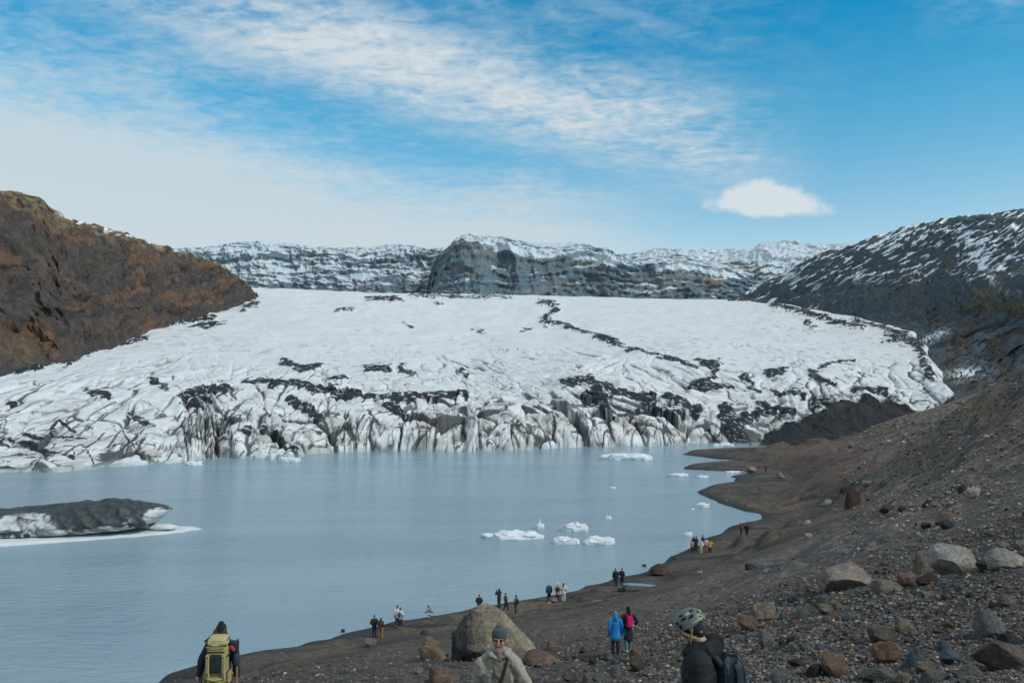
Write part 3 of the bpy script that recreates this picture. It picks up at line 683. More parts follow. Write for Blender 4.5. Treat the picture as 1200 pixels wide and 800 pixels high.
    # ---- ash strokes: (polyline in photo px, width px, strength, bump m)
    S = [([(213, 466), (238, 461), (262, 459)], 9, 1, 1.5), ([(232, 475), (225, 468)], 6, 1, 0),
         ([(322, 456), (345, 451), (368, 459), (395, 462), (420, 465)], 8, 1, 2.2), ([(425, 467), (470, 470), (500, 467), (545, 466)], 7, 1, 2), ([(340, 470), (375, 484)], 5, .9, .5), ([(452, 478), (480, 487)], 5, .9, .5),
         ([(290, 448), (325, 447)], 4, .9, .8), ([(385, 442), (405, 440)], 3.5, .9, 1), ([(430, 434), (455, 432)], 4, 1, 1.6), ([(470, 432), (482, 440)], 4, 1, 1), ([(541, 433), (546, 440)], 4, 1, 1),
         ([(333, 424), (352, 432), (372, 430)], 4, .75, 1), ([(180, 448), (190, 452)], 6, 1, 1), ([(100, 455), (125, 462)], 5, .9, .6), ([(8, 470), (20, 472)], 3, .9, .4), ([(0, 513), (30, 518), (60, 524), (85, 532)], 3.2, .9, .3), ([(30, 508), (45, 510)], 2.5, .8, .3), ([(60, 503), (100, 510)], 2, .9, .3), ([(0, 540), (30, 541)], 1.6, .9, 0), ([(60, 500), (72, 488), (92, 500)], 1.6, .9, 0), ([(140, 490), (155, 515), (175, 535)], 1.5, .9, 0), ([(100, 520), (122, 545)], 1.4, .8, 0), ([(150, 480), (182, 492)], 3, 1, .3), ([(288, 500), (296, 497), (304, 502)], 5, 1, .5), ([(320, 505), (345, 520)], 4, .9, .3),
         ([(662, 452), (690, 449), (712, 454)], 9, 1, 2.2), ([(688, 462), (710, 470), (708, 483)], 12, 1, 1.5), ([(722, 461), (745, 464), (765, 470)], 6, 1, 1.4), ([(780, 466), (805, 478), (818, 487)], 7, 1, 1.5), ([(750, 480), (800, 486)], 4, .8, .4),
         ([(634, 354), (648, 357), (652, 363), (645, 369), (636, 375), (640, 378)], 3.4, 1, 2.2), ([(642, 377), (660, 381), (672, 386), (690, 391), (705, 397), (722, 403), (738, 409), (752, 412)], 3.0, 1, 1.8), ([(755, 413), (775, 418), (800, 425), (815, 432)], 2.4, .85, 1),
         ([(822, 425), (840, 428), (838, 436), (832, 448), (812, 456)], 7, .9, 1), ([(812, 456), (860, 452)], 3, .8, .5), ([(850, 484), (862, 500), (866, 516)], 13, 1, 0), ([(830, 500), (840, 512)], 6, .8, 0),
         ([(900, 437), (920, 434)], 4, .8, .6), ([(950, 437), (972, 448)], 7, .8, .6), ([(955, 470), (985, 474)], 6, 1, 1), ([(890, 470), (930, 478)], 5, .9, .8), ([(905, 455), (940, 462)], 3, .8, .4), ([(960, 430), (1000, 420)], 2, .7, .3), ([(1000, 452), (1040, 458)], 2.4, .7, .3), ([(870, 440), (890, 455)], 3, .8, .4), ([(875, 487), (905, 480)], 6, .9, .6),
         ([(430, 350), (455, 350), (470, 351)], 2.2, .95, 2.5), ([(480, 347), (545, 348), (600, 349)], 1.4, .9, 2), ([(395, 365), (412, 362)], 1.6, .9, 1.5), ([(474, 381), (484, 383)], 1.6, .9, 1.5), ([(510, 355), (518, 357)], 1.3, .9, 1), ([(557, 386), (566, 389)], 1.2, .6, 0), ([(610, 388), (622, 383)], 1.2, .6, 0),
         ([(-200, 438), (0, 435), (45, 433), (78, 426)], 5, 1, 2), ([(80, 424), (130, 407)], 3, .8, 1), ([(200, 380), (250, 372)], 3.5, .85, 2.5), ([(285, 362), (300, 356)], 3.5, .9, 2), ([(140, 404), (170, 396)], 2.4, .8, 1), ([(227, 383), (262, 380)], 3, .8, 1),
         ([(905, 357), (960, 372), (1010, 384)], 3.5, .85, 2), ([(945, 378), (955, 383)], 3, .9, 1), ([(1040, 395), (1075, 400), (1090, 440)], 7, .7, 1), ([(1035, 385), (1060, 392)], 4, .8, 1), ([(1110, 468), (1125, 470)], 8, 1, 0), ([(1000, 375), (1040, 385)], 3, .7, 1)]
    rag = fbm(X / 8, (s * .34) / 8, 4, 171); ragf = fbm(X / 2.6, (s * .34) / 2.6, 3, 175)
    ash = np.zeros(X.shape); bumpz = np.zeros(X.shape)
    sx = ppx + 5 * fbm(X / 14, Y / 20, 3, 161); sy = ppy + 2.5 * fbm(X / 14, Y / 20, 3, 163)
    for pl, wd, stg, bm in S:
        xs_ = [p[0] for p in pl]; ys_ = [p[1] for p in pl]
        c0 = max(0, int(np.searchsorted(pxs, min(xs_) - 5 * wd - 14))); c1 = min(len(pxs), int(np.searchsorted(pxs, max(xs_) + 5 * wd + 14)))
        sl_ = (slice(None), slice(c0, c1))
        d = seg_dist(sx[sl_], sy[sl_] * 1.0, pl) / (wd * (.72 if wd > 6 else .9))
        v = sstep(1.10, .85, d + .60 * rag[sl_] + .45 * ragf[sl_]) * stg
        ash[sl_] = np.maximum(ash[sl_], v); bumpz[sl_] = np.maximum(bumpz[sl_], bm * np.exp(-(d * .8) ** 2))
    deb_poly = [(868, 526), (905, 503), (945, 484), (985, 472), (1020, 468), (1060, 478), (1090, 490), (1200, 500), (1200, 540), (860, 540)]
    dd = seg_dist(sx, sy, deb_poly, True); dd = np.where(inside(sx, sy, deb_poly), -dd, dd)
    deb = sstep(4, -3, dd + 5 * rag)
    # ---- height
    ampF = lerp(3.6, 3.0, leftb) * frontal + .55 * midz
    crack1 = np.exp(-(e1 / .10) ** 2)
    crack2 = np.exp(-(e2 / .09) ** 2)
    wedge = (vx * tx + vy * ty) * 2.2 + (cid - .5) * .9 + .25 * (.6 - f1)
    wedge2 = (ux2 * ((cid2 * 53.1) % 1 - .5) + uy2 * ((cid2 * 17.9) % 1 - .5)) * 2.0 + (cid2 - .5) * .8
    keep = 1 - deb
    z = base + bumpz * .9
    fr2 = np.exp(-np.maximum(s - 10, 0) / 20.0)
    sw = s + keep * frontal * (3.0 * wedge + 1.3 * wedge2 - .9 * crack1 - .4 * crack2 + 3.0 * fbm(X / 26, Y / 60, 2, 177))
    q = np.clip(sw / (cliffw * 1.9), 0, 1); prof = np.sqrt(np.clip(1 - (1 - q) ** 2.0, 0, 1)) ** 1.2
    z = z + keep * (ampF * (1.0 * wedge - .35 * crack1) + (fr2 + .06 * midz) * (1.1 * wedge2 - .5 * crack2))
    z = z - keep * zone2 * (1.6 * np.exp(-(stripe / 1.3) ** 2) + .9 * np.exp(-(stripe2 / .7) ** 2)) + zone2 * keep * (1.9 * fbm(X / 24, Yv / 24, 3, 181) + .5 * fbm(X / 8, Yv / 8, 2, 183))
    z = z + np.clip(s / 300, .05, 1) * 1.6 * fbm(X / 45, Y / 60, 3, 191) + .05 * fbm(X / 3, Y / 5, 3, 197) * np.clip(1 - s / 400, .15, 1)
    z = z + deb * 3.0 * np.exp(-((ppx - 1005) / 70) ** 2) * np.exp(-((s - 45) / 45) ** 2)
    z = z + deb * (2.2 * fbm(X / 10, Y / 10, 4, 193) + 1.2 * (ridged(X / 8, Y / 8, 3, 194) - .5))
    z = np.maximum(z, 1.2) * prof
    z = np.where(sw <= 0, -1.2 + .3 * np.minimum(sw, 0), z - .5 * (1 - prof))
    # vertical flutes on the cliff
    cl = sstep(0, .25, q) * sstep(1.0, .75, q) * keep
    h1_, h2_, hid, hx_, hy_ = worley(wx / 3.0 + .35 * z / 3.4 + .3 * fbm(X / 5, z / 5, 2, 205), z / 4.4 + Y / 60, 207)
    Yo = Y - cl * (1.0 * (hid - .5) + 1.3 * (hx_ * ((hid * 41.3) % 1 - .5) + hy_ * ((hid * 77.7) % 1 - .5)) - .35 * np.exp(-((h2_ - h1_) / .10) ** 2)) - cl * .30 * (fbm(wx / 1.8, z / 5, 3, 201)) * np.clip(8 / cliffw, .3, 1)
    # ---- colour
    N = grid_normals(X, Yo, z)
    nz = N[..., 2]
    c = np.empty(X.shape + (3,)); c[:] = (.715, .722, .728)
    grime = fbm(X / 11, (Y + 4 * z) / 18, 5, 211)
    dirty = sstep(-.35, .6, grime + .35 * fbm(X / 2.2, z / 7 + Y / 10, 4, 213)) * (frontal * .95 + midz * .35 + .08)
    c = mixc(c, (.47, .44, .40), np.clip(dirty * .72, 0, 1))
    strk = fbm(wx / 1.5, (Y + z * .3) / 16, 4, 217)
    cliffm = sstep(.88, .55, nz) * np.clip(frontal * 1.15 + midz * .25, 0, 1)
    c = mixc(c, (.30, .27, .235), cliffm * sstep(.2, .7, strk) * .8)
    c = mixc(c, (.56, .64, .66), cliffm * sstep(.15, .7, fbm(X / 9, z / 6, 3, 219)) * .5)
    dk = fbm(X / 17, Y / 17, 2, 223); dk2 = fbm(X / 13, Y / 13, 2, 229); wvar = .5 + .9 * _sm(fbm(X / 7, Y / 9, 2, 235))
    ck = np.exp(-(e1 / (.085 * wvar)) ** 2) * np.clip(frontal * 1.5, 0, 1) * sstep(-.55, .05, dk)
    ck = np.maximum(ck, .9 * np.exp(-(e2 / (.07 * wvar)) ** 2) * np.clip(frontal * 1.3, 0, 1) * sstep(-.15, .35, dk2))
    ck = np.maximum(ck, np.exp(-(stripe / (.55 * (.6 + wvar) * np.clip(s / 150, .7, 1.6))) ** 2) * zone2 * sstep(-.35, .15, fbm(X / 30, Yv / 20, 3, 231)))
    ck = np.maximum(ck, .85 * np.exp(-(stripe2 / (.34 * (.5 + wvar))) ** 2) * zone2 * sstep(-.2, .2, fbm(X / 22, Yv / 16, 3, 233)))
    run = 1 - np.abs(perlin(wx / 2.6 + .5 * fbm(X / 5, Y / 9, 2, 236), (Y + .8 * z) / 26, 237))
    ck = np.maximum(ck, sstep(.91, .97, run) * np.clip(frontal * 1.2, 0, 1) * sstep(.0, .5, fbm(X / 12, Y / 14, 3, 238)) * .9)
    s3 = np.where(wB > .5, lines(perlin((X * .75 - Yv * .66 + .5 * dw) / 4.2, (Yv * .75 + X * .66) / 16, 263)), lines(perlin((X * .85 + Yv * .5 + .5 * dw) / 4.2, (Yv * .85 - X * .5) / 16, 261)))
    ck = np.maximum(ck, .75 * np.exp(-(s3 / .24) ** 2) * np.clip(1.15 - s / 240, 0, 1) * sstep(-.05, .35, fbm(X / 16, Yv / 12, 3, 264)))
    ck = np.maximum(ck, cl * .75 * np.exp(-((h2_ - h1_) / .07) ** 2) * sstep(.0, .35, fbm(X / 6, z / 5 + Y / 20, 2, 239)))
    ck = sstep(.10, .48, ck)
    c = mixc(c, (.045, .048, .052), np.clip(ck, 0, 1) * .93 * keep)
    # scattered ash in hollows and on the flat
    rightd = rightz * sstep(60, 5, s) * .5
    sp = sstep(.52, .66, fbm(X / 6, Yv / 4.5, 4, 241) + .3 * fbm(X / 60, Yv / 40, 2, 243)) * lerp(.55, 1, rightz)
    c = mixc(c, (.06, .062, .066), sp * np.clip(.9 - s / 900, .3, 1) * .85)
    fld = sstep(.25, .75, rag * .6 + fbm(X / 22, Yv / 16, 4, 247) + rightd * .9) * np.clip(rightd * 1.6, 0, 1)
    c = mixc(c, (.055, .057, .06), sstep(.25, .55, fld) * .9)
    far = sstep(0, .5, fbm(X / 50, Y / 30, 4, 251))
    c = mixc(c, (.66, .67, .68), far * .35 * (1 - frontal))
    ashc = (.022, .025, .029)
    asht = np.clip(np.maximum(ash, deb) * (1.03 - .5 * sstep(.45, .9, ragf + .3 * rag) * (1 - .7 * deb)), 0, 1)
    asht = np.maximum(sstep(.22, .62, asht), deb * .98)
    ashv = .6 + 1.1 * _sm(fbm(X / 1.6, (Y + z) / 2.2, 4, 271)); ashm = np.array(ashc)[None, None] * ashv[..., None]
    c = c * (1 - asht[..., None]) + ashm * asht[..., None]
    c = mixc(c, (.50, .51, .52), asht * (1 - deb) * sstep(.42, .6, fbm(X / 2.2, (Y * .5 + z) / 2.2, 3, 273)) * .8)
    c = c * (1 - .40 * deb[..., None])
    c = mixc(c, (.040, .034, .029), deb * sstep(.0, .6, rag + ragf * .3) * .8)
    wl = sstep(1.1, .2, z) * (1 - deb)
    c = mixc(c, (.40, .47, .48), wl * .6)
    me = grid_mesh('glacier', X, Yo, z, c)
    m = mat('glacier_ice', 'Col', .75, .10, .6, 0, .8, 1.3, .40, spec=.25, speck=.16)
    tag(link('glacier', me, m), kind='structure')
    return X, Yo, z
GLX, GLY, GLZ = build_glacier()

# ================================================================ mountains
def catmull(A, n):
    """A (k,...) -> (n,...) smooth along axis 0"""
    k = len(A); u = np.linspace(0, k - 1, n); i = np.minimum(u.astype(int), k - 2); f = (u - i).reshape((-1,) + (1,) * (A.ndim - 1))
    p0 = A[np.maximum(i - 1, 0)]; p1 = A[i]; p2 = A[i + 1]; p3 = A[np.minimum(i + 2, k - 1)]
    return .5 * (2 * p1 + (p2 - p0) * f + (2 * p0 - 5 * p1 + 4 * p2 - p3) * f ** 2 + (3 * p1 - p0 - 3 * p2 + p3) * f ** 3)
def sheet(rows, nu, nv):
    R = np.array(rows, float)                       # (rows, cols, 3) of px,py,d
    x, y, z = P(R[..., 0], R[..., 1], R[..., 2]); A = np.stack([x, y, z], -1)
    A = catmull(A, nv); A = np.swapaxes(catmull(np.swapaxes(A, 0, 1), nu), 0, 1)
    return A[..., 0], A[..., 1], A[..., 2]
def arc(X, Y, Z):
    d = np.hypot(np.hypot(np.diff(X, axis=1), np.diff(Y, axis=1)), np.diff(Z, axis=1)); u = np.concatenate([np.zeros((X.shape[0], 1)), np.cumsum(d, 1)], 1)
    d = np.sqrt(np.diff(X, axis=0) ** 2 + np.diff(Y, axis=0) ** 2 + np.diff(Z, axis=0) ** 2); v = np.concatenate([np.zeros((1, X.shape[1])), np.cumsum(d, 0)], 0)
    return np.repeat(u[len(u) // 2][None], len(u), 0), v

def left_mountain():
    base = [(-420, 470, 300), (-220, 452, 330), (-80, 444, 350), (0, 441, 372), (40, 440, 395), (78, 433, 412), (122, 414, 468), (180, 391, 575), (240, 375, 715), (288, 361, 870), (306, 357, 985), (312, 353, 1080)]
    mid = [(-420, 330, 380), (-220, 335, 405), (-80, 340, 430), (0, 345, 450), (40, 345, 470), (80, 348, 495), (130, 345, 555), (185, 340, 650), (245, 342, 770), (286, 346, 890), (302, 352, 985), (307, 351, 1080)]
    ridge = [(-420, 195, 430), (-220, 205, 450), (-80, 218, 480), (0, 225, 520), (38, 231, 545), (78, 257, 590), (132, 272, 640), (185, 288, 720), (252, 310, 820), (284, 330, 915), (298, 346, 990), (300, 348, 1080)]
    back = [(a, b + 30, d + 160) for a, b, d in ridge]
    X, Y, Z = sheet([base, mid, ridge, back], 620, 330)
    u, v = arc(X, Y, Z)
    vm = v[219][None]; vr = v / np.maximum(v[219][None], 1)       # ~1 at the ridge
    px, py = proj(X, Y, Z)
    q1 = u * .8 + v * .75; q2 = -u * .6 + v * .8
    g = ridged(q1 / 75 + .4 * fbm(u / 60, v / 60, 3, 301), q2 / 210, 4, 303) - .5
    g2 = ridged(q1 / 24, q2 / 60, 4, 305) - .5
    st = fbm(u / 160, v / 9 + .05 * u / 9 + 1.2 * fbm(u / 50, v / 50, 3, 306), 3, 307)
    fade = sstep(0, .18, vr) * sstep(1.25, .85, vr) + .12
    Y = Y - fade * (12 * g + 3.5 * g2 + 3 * st + 1.6 * fbm(u / 9, v / 9, 4, 309)); X = X + fade * (6 * g + 2 * g2 + .8 * fbm(u / 9, v / 9, 3, 310))
    Z = Z + fade * (2.5 * g2 + 2.5 * st) + .6 * fbm(u / 14, v / 14, 4, 311) * sstep(.02, .2, vr) * sstep(1.1, .9, vr) + 2.4 * sstep(.8, 1, vr) * fbm(u / 45, u / 45, 3, 312)
    N = grid_normals(X, Y, Z)
    c = np.empty(X.shape + (3,)); c[:] = (.062, .054, .050)
    n = fbm(u / 70, v / 40, 5, 321); n2 = fbm(q1 / 16, q2 / 40, 5, 323); n3 = fbm(u / 6, v / 6, 4, 325)
    c = mixc(c, (.112, .070, .047), sstep(-.15, .5, n + .35 * n2) * .85)
    c = mixc(c, (.135, .084, .056), sstep(.1, .6, fbm(u / 40, v / 25, 4, 327)) * sstep(120, 280, px) * .7)
    c = mixc(c, (.040, .042, .044), sstep(.05, .45, n2 + .4 * st) * .65)
    c = mixc(c, (.034, .035, .037), sstep(.25, .5, fbm(u / 25, v / 20, 4, 328)) * .75)
    c = mixc(c, (.115, .085, .052), sstep(.5, 1.0, 1 - np.hypot((px - 30) / 90, (py - 412) / 40)) * sstep(-.3, .3, n2) * .6)
    gr = sstep(.80, .96, vr + .10 * n2)
    c = mixc(c, (.155, .125, .072), gr * sstep(-.5, .2, n3 + n) * .85)
    sn = sstep(.88, .98, vr) * sstep(.30, .5, fbm(u / 18, v / 7, 4, 331) + .15) * sstep(240, 200, px) * sstep(50, 90, px)
    c = mixc(c, (.72, .75, .78), sn * .95)
    c *= np.array([1.30, 1.19, 1.13]) * (1 + .18 * n3)[..., None]
    tag(link('mountain', grid_mesh('mountain', X, Y, Z, c), mat('brown_rock', 'Col', .95, .35, .25, .1, .6, .35, 1.4, spec=.15, speck=.3)), kind='structure')

def right_mountain():
    base = [(845, 358, 1150), (908, 363, 1030), (960, 371, 890), (1012, 381, 770), (1066, 397, 630), (1084, 428, 510), (1102, 458, 425), (1114, 478, 365), (1150, 510, 320), (1300, 560, 270), (1500, 600, 260)]
    mid = [(852, 355, 1190), (902, 350, 1090), (953, 343, 990), (1010, 338, 880), (1075, 345, 750), (1125, 362, 640), (1160, 388, 540), (1200, 405, 460), (1250, 420, 390), (1400, 430, 330), (1600, 430, 320)]
    ridge = [(858, 351, 1230), (896, 331, 1180), (942, 307, 1100), (988, 290, 1030), (1060, 268, 930), (1120, 258, 830), (1200, 249, 740), (1300, 241, 650), (1420, 232, 560), (1600, 225, 500), (1800, 220, 480)]
    back = [(a, b + 18, d + 250) for a, b, d in ridge]
    X, Y, Z = sheet([base, mid, ridge, back], 640, 360)
    u, v = arc(X, Y, Z); k = 239; vr = v / np.maximum(v[k][None], 1)
    px, py = proj(X, Y, Z)
    q1 = px * .45 + py * .9; q2 = px * .9 - py * .45           # across / along the streaks of the slope
    g = ridged(q1 / 22 + .35 * fbm(u / 80, v / 80, 3, 401), q2 / 120, 4, 403) - .5
    g2 = ridged(q1 / 8, q2 / 60, 3, 405) - .5
    fade = sstep(0, .15, vr) * sstep(1.25, .9, vr) + .1
    bench = np.exp(-((py - (352 - .10 * (px - 1000))) / 10) ** 2)
    knob = np.exp(-((px - 1150) / 55) ** 2 - ((py - 378) / 26) ** 2)
    Y = Y - fade * (15 * g + 4 * g2 + 2 * fbm(u / 12, v / 12, 4, 409)) - 40 * knob; Z = Z + fade * (2.5 * g2 + 3 * g) + 1.1 * fbm(u / 14, v / 14, 4, 411) * sstep(.02, .2, vr) + 6 * bench * fade + 2 * sstep(.9, 1, vr) * fbm(u / 40, v / 60, 3, 412)
    N = grid_normals(X, Y, Z)
    n = fbm(u / 80, v / 60, 5, 421); n2 = fbm(q1 / 5, q2 / 22, 5, 423); n3 = fbm(u / 6, v / 6, 4, 425)
    c = np.empty(X.shape + (3,)); c[:] = (.054, .072, .086)
    c = mixc(c, (.078, .082, .084), sstep(-.1, .5, n + .4 * n2) * .8)
    low = sstep(1030, 1110, px) * sstep(335, 375, py)
    c = mixc(c, (.058, .046, .037), low * sstep(-.5, .3, n2 + n) * .85); c = mixc(c, (.028, .029, .030), low * sstep(.1, .5, fbm(q1 / 12, q2 / 30, 4, 427)) * .8)
    c = mixc(c, (.088, .080, .036), np.exp(-((px - 1165) / 50) ** 2 - ((py - 362) / 10) ** 2) * sstep(-.3, .3, n2 + n3 * .3) * .9)
    tan = sstep(.06, .0, np.abs(vr - .93 + .08 * n)) + sstep(.1, .0, np.abs(vr - .55 + .15 * n)) * sstep(1000, 1060, px)
    c = mixc(c, (.125, .098, .055), np.clip(tan, 0, 1) * sstep(-.4, .3, n3 + n2) * .65)
    up = sstep(342, 322, py + 7 * n - .05 * (px - 1000)) * sstep(-.1, .3, vr)
    sn = up * sstep(.24, .44, fbm(q1 / 2.7, q2 / 17, 5, 431) + .55 * n - .10 + .20 * sstep(310, 262, py) + .05 * sstep(1000, 940, px)) * sstep(1.15, 1.0, vr * 0 + .9)
    sn2 = sstep(.35, .45, fbm(q1 / 5, q2 / 20, 4, 433) - .02) * sstep(420, 360, py) * sstep(1000, 900, px) * .9
    c = mixc(c, (.70, .75, .80), np.clip(np.maximum(sn, sn2), 0, 1) * .95)
    chute = np.exp(-((py - (412 - .6 * (px - 1060))) / 4.5) ** 2) * sstep(1035, 1055, px) * sstep(1105, 1085, px) + np.exp(-np.hypot((px - 1128) / 16, (py - 438) / 7) ** 2)
    c = mixc(c, (.62, .68, .72), np.clip(chute * sstep(.1, .45, n3 + .35 + .5 * n2), 0, 1) * .85)
    c *= 1.3 * (1 + .25 * n3)[..., None]
    tag(link('mountain', grid_mesh('mountain', X, Y, Z, c), mat('dark_rock', 'Col', .95, .3, .2, .08, .6, .3, 1.4, spec=.15, speck=.25)), kind='structure')

def far_mountain(ridge, basepy, dB, seed, snowy, tanc=None, cliff=None, nu=500, nv=170, haze=1.0):
    base = [(a, basepy, d - dB) for a, b, d in ridge]
    mid = [(a, lerp(basepy, b, .55), d - dB * .45) for a, b, d in ridge]
    back = [(a, b + 6, d + 500) for a, b, d in ridge]
    X, Y, Z = sheet([base, mid, ridge, back], nu, nv)
    u, v = arc(X, Y, Z); k = int((nv - 1) * 2 / 3); vr = v / np.maximum(v[k][None], 1); px, py = proj(X, Y, Z)
    hgt = np.maximum(v[k][None], 1)
    fade = sstep(0, .1, vr) * sstep(1.3, .95, vr) + .1
    wv = vr + .10 * fbm(u / 260, v / 200, 4, seed)
    terr = np.sin(wv * 6.283 * 4.2) * .5 + .5 * np.sin(wv * 6.283 * 9.1 + 2)
    butt = ridged(u / 130 + .3 * fbm(u / 200, v / 150, 3, seed + 1), v / 500, 4, seed + 2) - .5
    fine = ridged(u / 38, v / 90, 4, seed + 3) - .5
    Y = Y - fade * (52 * butt + 12 * fine + 9 * terr + 4 * fbm(u / 20, v / 20, 4, seed + 4))
    Z = Z + fade * (4 * fine + 3 * fbm(u / 30, v / 30, 4, seed + 5)) + sstep(.85, 1, vr) * 7 * fbm(u / 90, v / 200, 4, seed + 6)
    N = grid_normals(X, Y, Z); nz = N[..., 2]
    c = np.empty(X.shape + (3,)); c[:] = (.105, .155, .190)  # aerial haze painted into the rock as a pale blue base
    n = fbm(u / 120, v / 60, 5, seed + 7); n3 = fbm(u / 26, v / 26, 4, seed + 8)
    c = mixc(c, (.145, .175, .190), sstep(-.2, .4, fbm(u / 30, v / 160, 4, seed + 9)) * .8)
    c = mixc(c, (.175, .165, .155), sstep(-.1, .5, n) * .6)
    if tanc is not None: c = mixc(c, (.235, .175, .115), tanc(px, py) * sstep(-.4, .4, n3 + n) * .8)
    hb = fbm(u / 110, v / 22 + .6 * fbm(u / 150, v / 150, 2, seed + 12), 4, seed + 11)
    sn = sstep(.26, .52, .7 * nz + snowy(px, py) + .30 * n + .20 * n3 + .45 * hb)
    c = mixc(c, (.58, .65, .70), sn * .88)  # snow dulled and blued by the same painted haze
    tag(link('mountain', grid_mesh('mountain', X, Y, Z, c), mat('haze_painted_rock', 'Col', .95, .18, .05, 0, .35, .08, 4, spec=.1, speck=.15)), kind='structure')

left_mountain(); right_mountain()
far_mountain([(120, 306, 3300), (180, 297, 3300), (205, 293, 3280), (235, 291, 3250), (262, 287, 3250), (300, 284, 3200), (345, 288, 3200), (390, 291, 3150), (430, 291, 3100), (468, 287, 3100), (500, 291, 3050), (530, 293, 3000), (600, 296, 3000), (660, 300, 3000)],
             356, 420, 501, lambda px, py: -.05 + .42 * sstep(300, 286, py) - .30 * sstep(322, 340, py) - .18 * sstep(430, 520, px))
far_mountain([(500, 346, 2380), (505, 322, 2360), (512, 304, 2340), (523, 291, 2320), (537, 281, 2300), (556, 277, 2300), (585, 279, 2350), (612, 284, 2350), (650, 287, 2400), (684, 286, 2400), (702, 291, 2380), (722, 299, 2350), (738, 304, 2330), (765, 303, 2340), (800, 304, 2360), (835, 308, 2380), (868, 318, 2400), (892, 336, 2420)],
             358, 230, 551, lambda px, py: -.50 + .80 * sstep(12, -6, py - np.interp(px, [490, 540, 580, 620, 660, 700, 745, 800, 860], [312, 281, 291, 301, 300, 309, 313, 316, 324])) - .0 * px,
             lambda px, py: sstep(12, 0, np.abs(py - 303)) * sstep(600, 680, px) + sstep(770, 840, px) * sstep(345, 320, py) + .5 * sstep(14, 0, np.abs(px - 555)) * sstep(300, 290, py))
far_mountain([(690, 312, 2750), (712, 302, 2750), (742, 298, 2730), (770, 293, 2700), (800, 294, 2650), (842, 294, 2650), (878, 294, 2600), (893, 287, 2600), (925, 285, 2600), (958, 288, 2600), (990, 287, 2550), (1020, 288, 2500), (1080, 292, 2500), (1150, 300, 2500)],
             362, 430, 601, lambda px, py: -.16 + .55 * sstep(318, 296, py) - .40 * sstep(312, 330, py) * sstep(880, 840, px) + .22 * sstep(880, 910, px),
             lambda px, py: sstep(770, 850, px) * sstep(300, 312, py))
# ================================================================ stones
def ico(sub):
    bm = bmesh.new(); bmesh.ops.create_icosphere(bm, subdivisions=sub, radius=1)
    V = np.array([v.co[:] for v in bm.verts]); F = np.array([[v.index for v in f.verts] for f in bm.faces]); bm.free(); return V, F
def noise3(V, scale, seed, o=3):
    off = Vector((seed * 3.7, seed * 1.3, seed * 7.1))
    return np.array([mnoise.fractal(Vector(v) * scale + off, .9, 2.1, o) for v in V])
def rock_shape(seed, sub=3, cuts=9, soft=.10, planes=None):
    r = np.random.default_rng(seed); V, F = ico(sub)
    V = V * (1 + .16 * noise3(V, 1.0, seed, 2))[:, None]
    if planes is None:
        planes = []
        for k in range(cuts):
            n = r.normal(size=3); n /= np.linalg.norm(n); planes.append((n, r.uniform(.46, .80)))
    for n, off in planes:
        n = np.array(n, float); n /= np.linalg.norm(n)
        over = np.maximum(0, V @ n - off); V = V - n * (over * (1 - soft * .6))[:, None]
    V = V + V * (.06 * noise3(V, 2.6, seed + 5, 4) + .03 * noise3(V, 7, seed + 6, 3))[:, None]
    V -= (V.max(0) + V.min(0)) / 2; V /= (V.max(0) - V.min(0)) / 2
    return V, F
M_ROCK = mat('boulder_stone', 'object', .9, .48, 1.3, .18, .8, 5.0, .14, 'object', .25, speck=.28)
M_COLROCK = mat('rubble_stone', 'Col', .9, .22, 5.0, .06, .3, 20.0, .02, 'world', .25, speck=.2)
def finish_rock(me):
    for p in me.polygons: p.use_smooth = True
    me.set_sharp_from_angle(angle=math.radians(34))
ROCKS = []
for k in range(14):
    V, F = rock_shape(100 + k, 4, [10, 14, 8, 12, 6, 16, 5, 11, 9, 13, 7, 15, 10, 12][k], [.1, .05, .3, .1, .4, .05, .5, .1, .2, .1, .3, .05, .15, .1][k])
    me = raw_mesh('boulder', V, F); finish_rock(me); me.materials.append(M_ROCK); ROCKS.append(me)
PAL = dict(grey=(.125, .128, .130), blue=(.088, .108, .128), tan=(.190, .160, .128), orange=(.165, .112, .084), brown=(.115, .092, .076), dark=(.036, .037, .040), pale=(.285, .265, .235), rust=(.062, .042, .034), pink=(.190, .152, .136))
def put_rock(px, py, wpx, hpx, colr, label=None, group=None, variant=None, rz=None, name='boulder', tilt=0.0, deep=.85, mesh=None):
    x, y, z = hit(px, py - .06 * hpx)[0]
    if not np.isfinite(z): return None
    w = wpx * y / 1000; h = hpx * y / 1000
    me = mesh or ROCKS[variant if variant is not None else random.randrange(len(ROCKS))]
    o = link(name, me)
    o.scale = (w / 2, w / 2 * deep, h * .66); yy = y + w / 2 * deep * .75
    o.rotation_euler = (0, tilt, rz if rz is not None else random.choice([0, math.pi]) + random.uniform(-.35, .35))
    o.location = (x * yy / y, yy, max(float(G(x * yy / y, yy)), z) + h * .30)
    c = PAL[colr] if isinstance(colr, str) else colr
    j = random.uniform(.85, 1.15); o.color = (*[min(1, q * j) for q in c], 1)
    tag(o, label, 'rock', group)
    return o
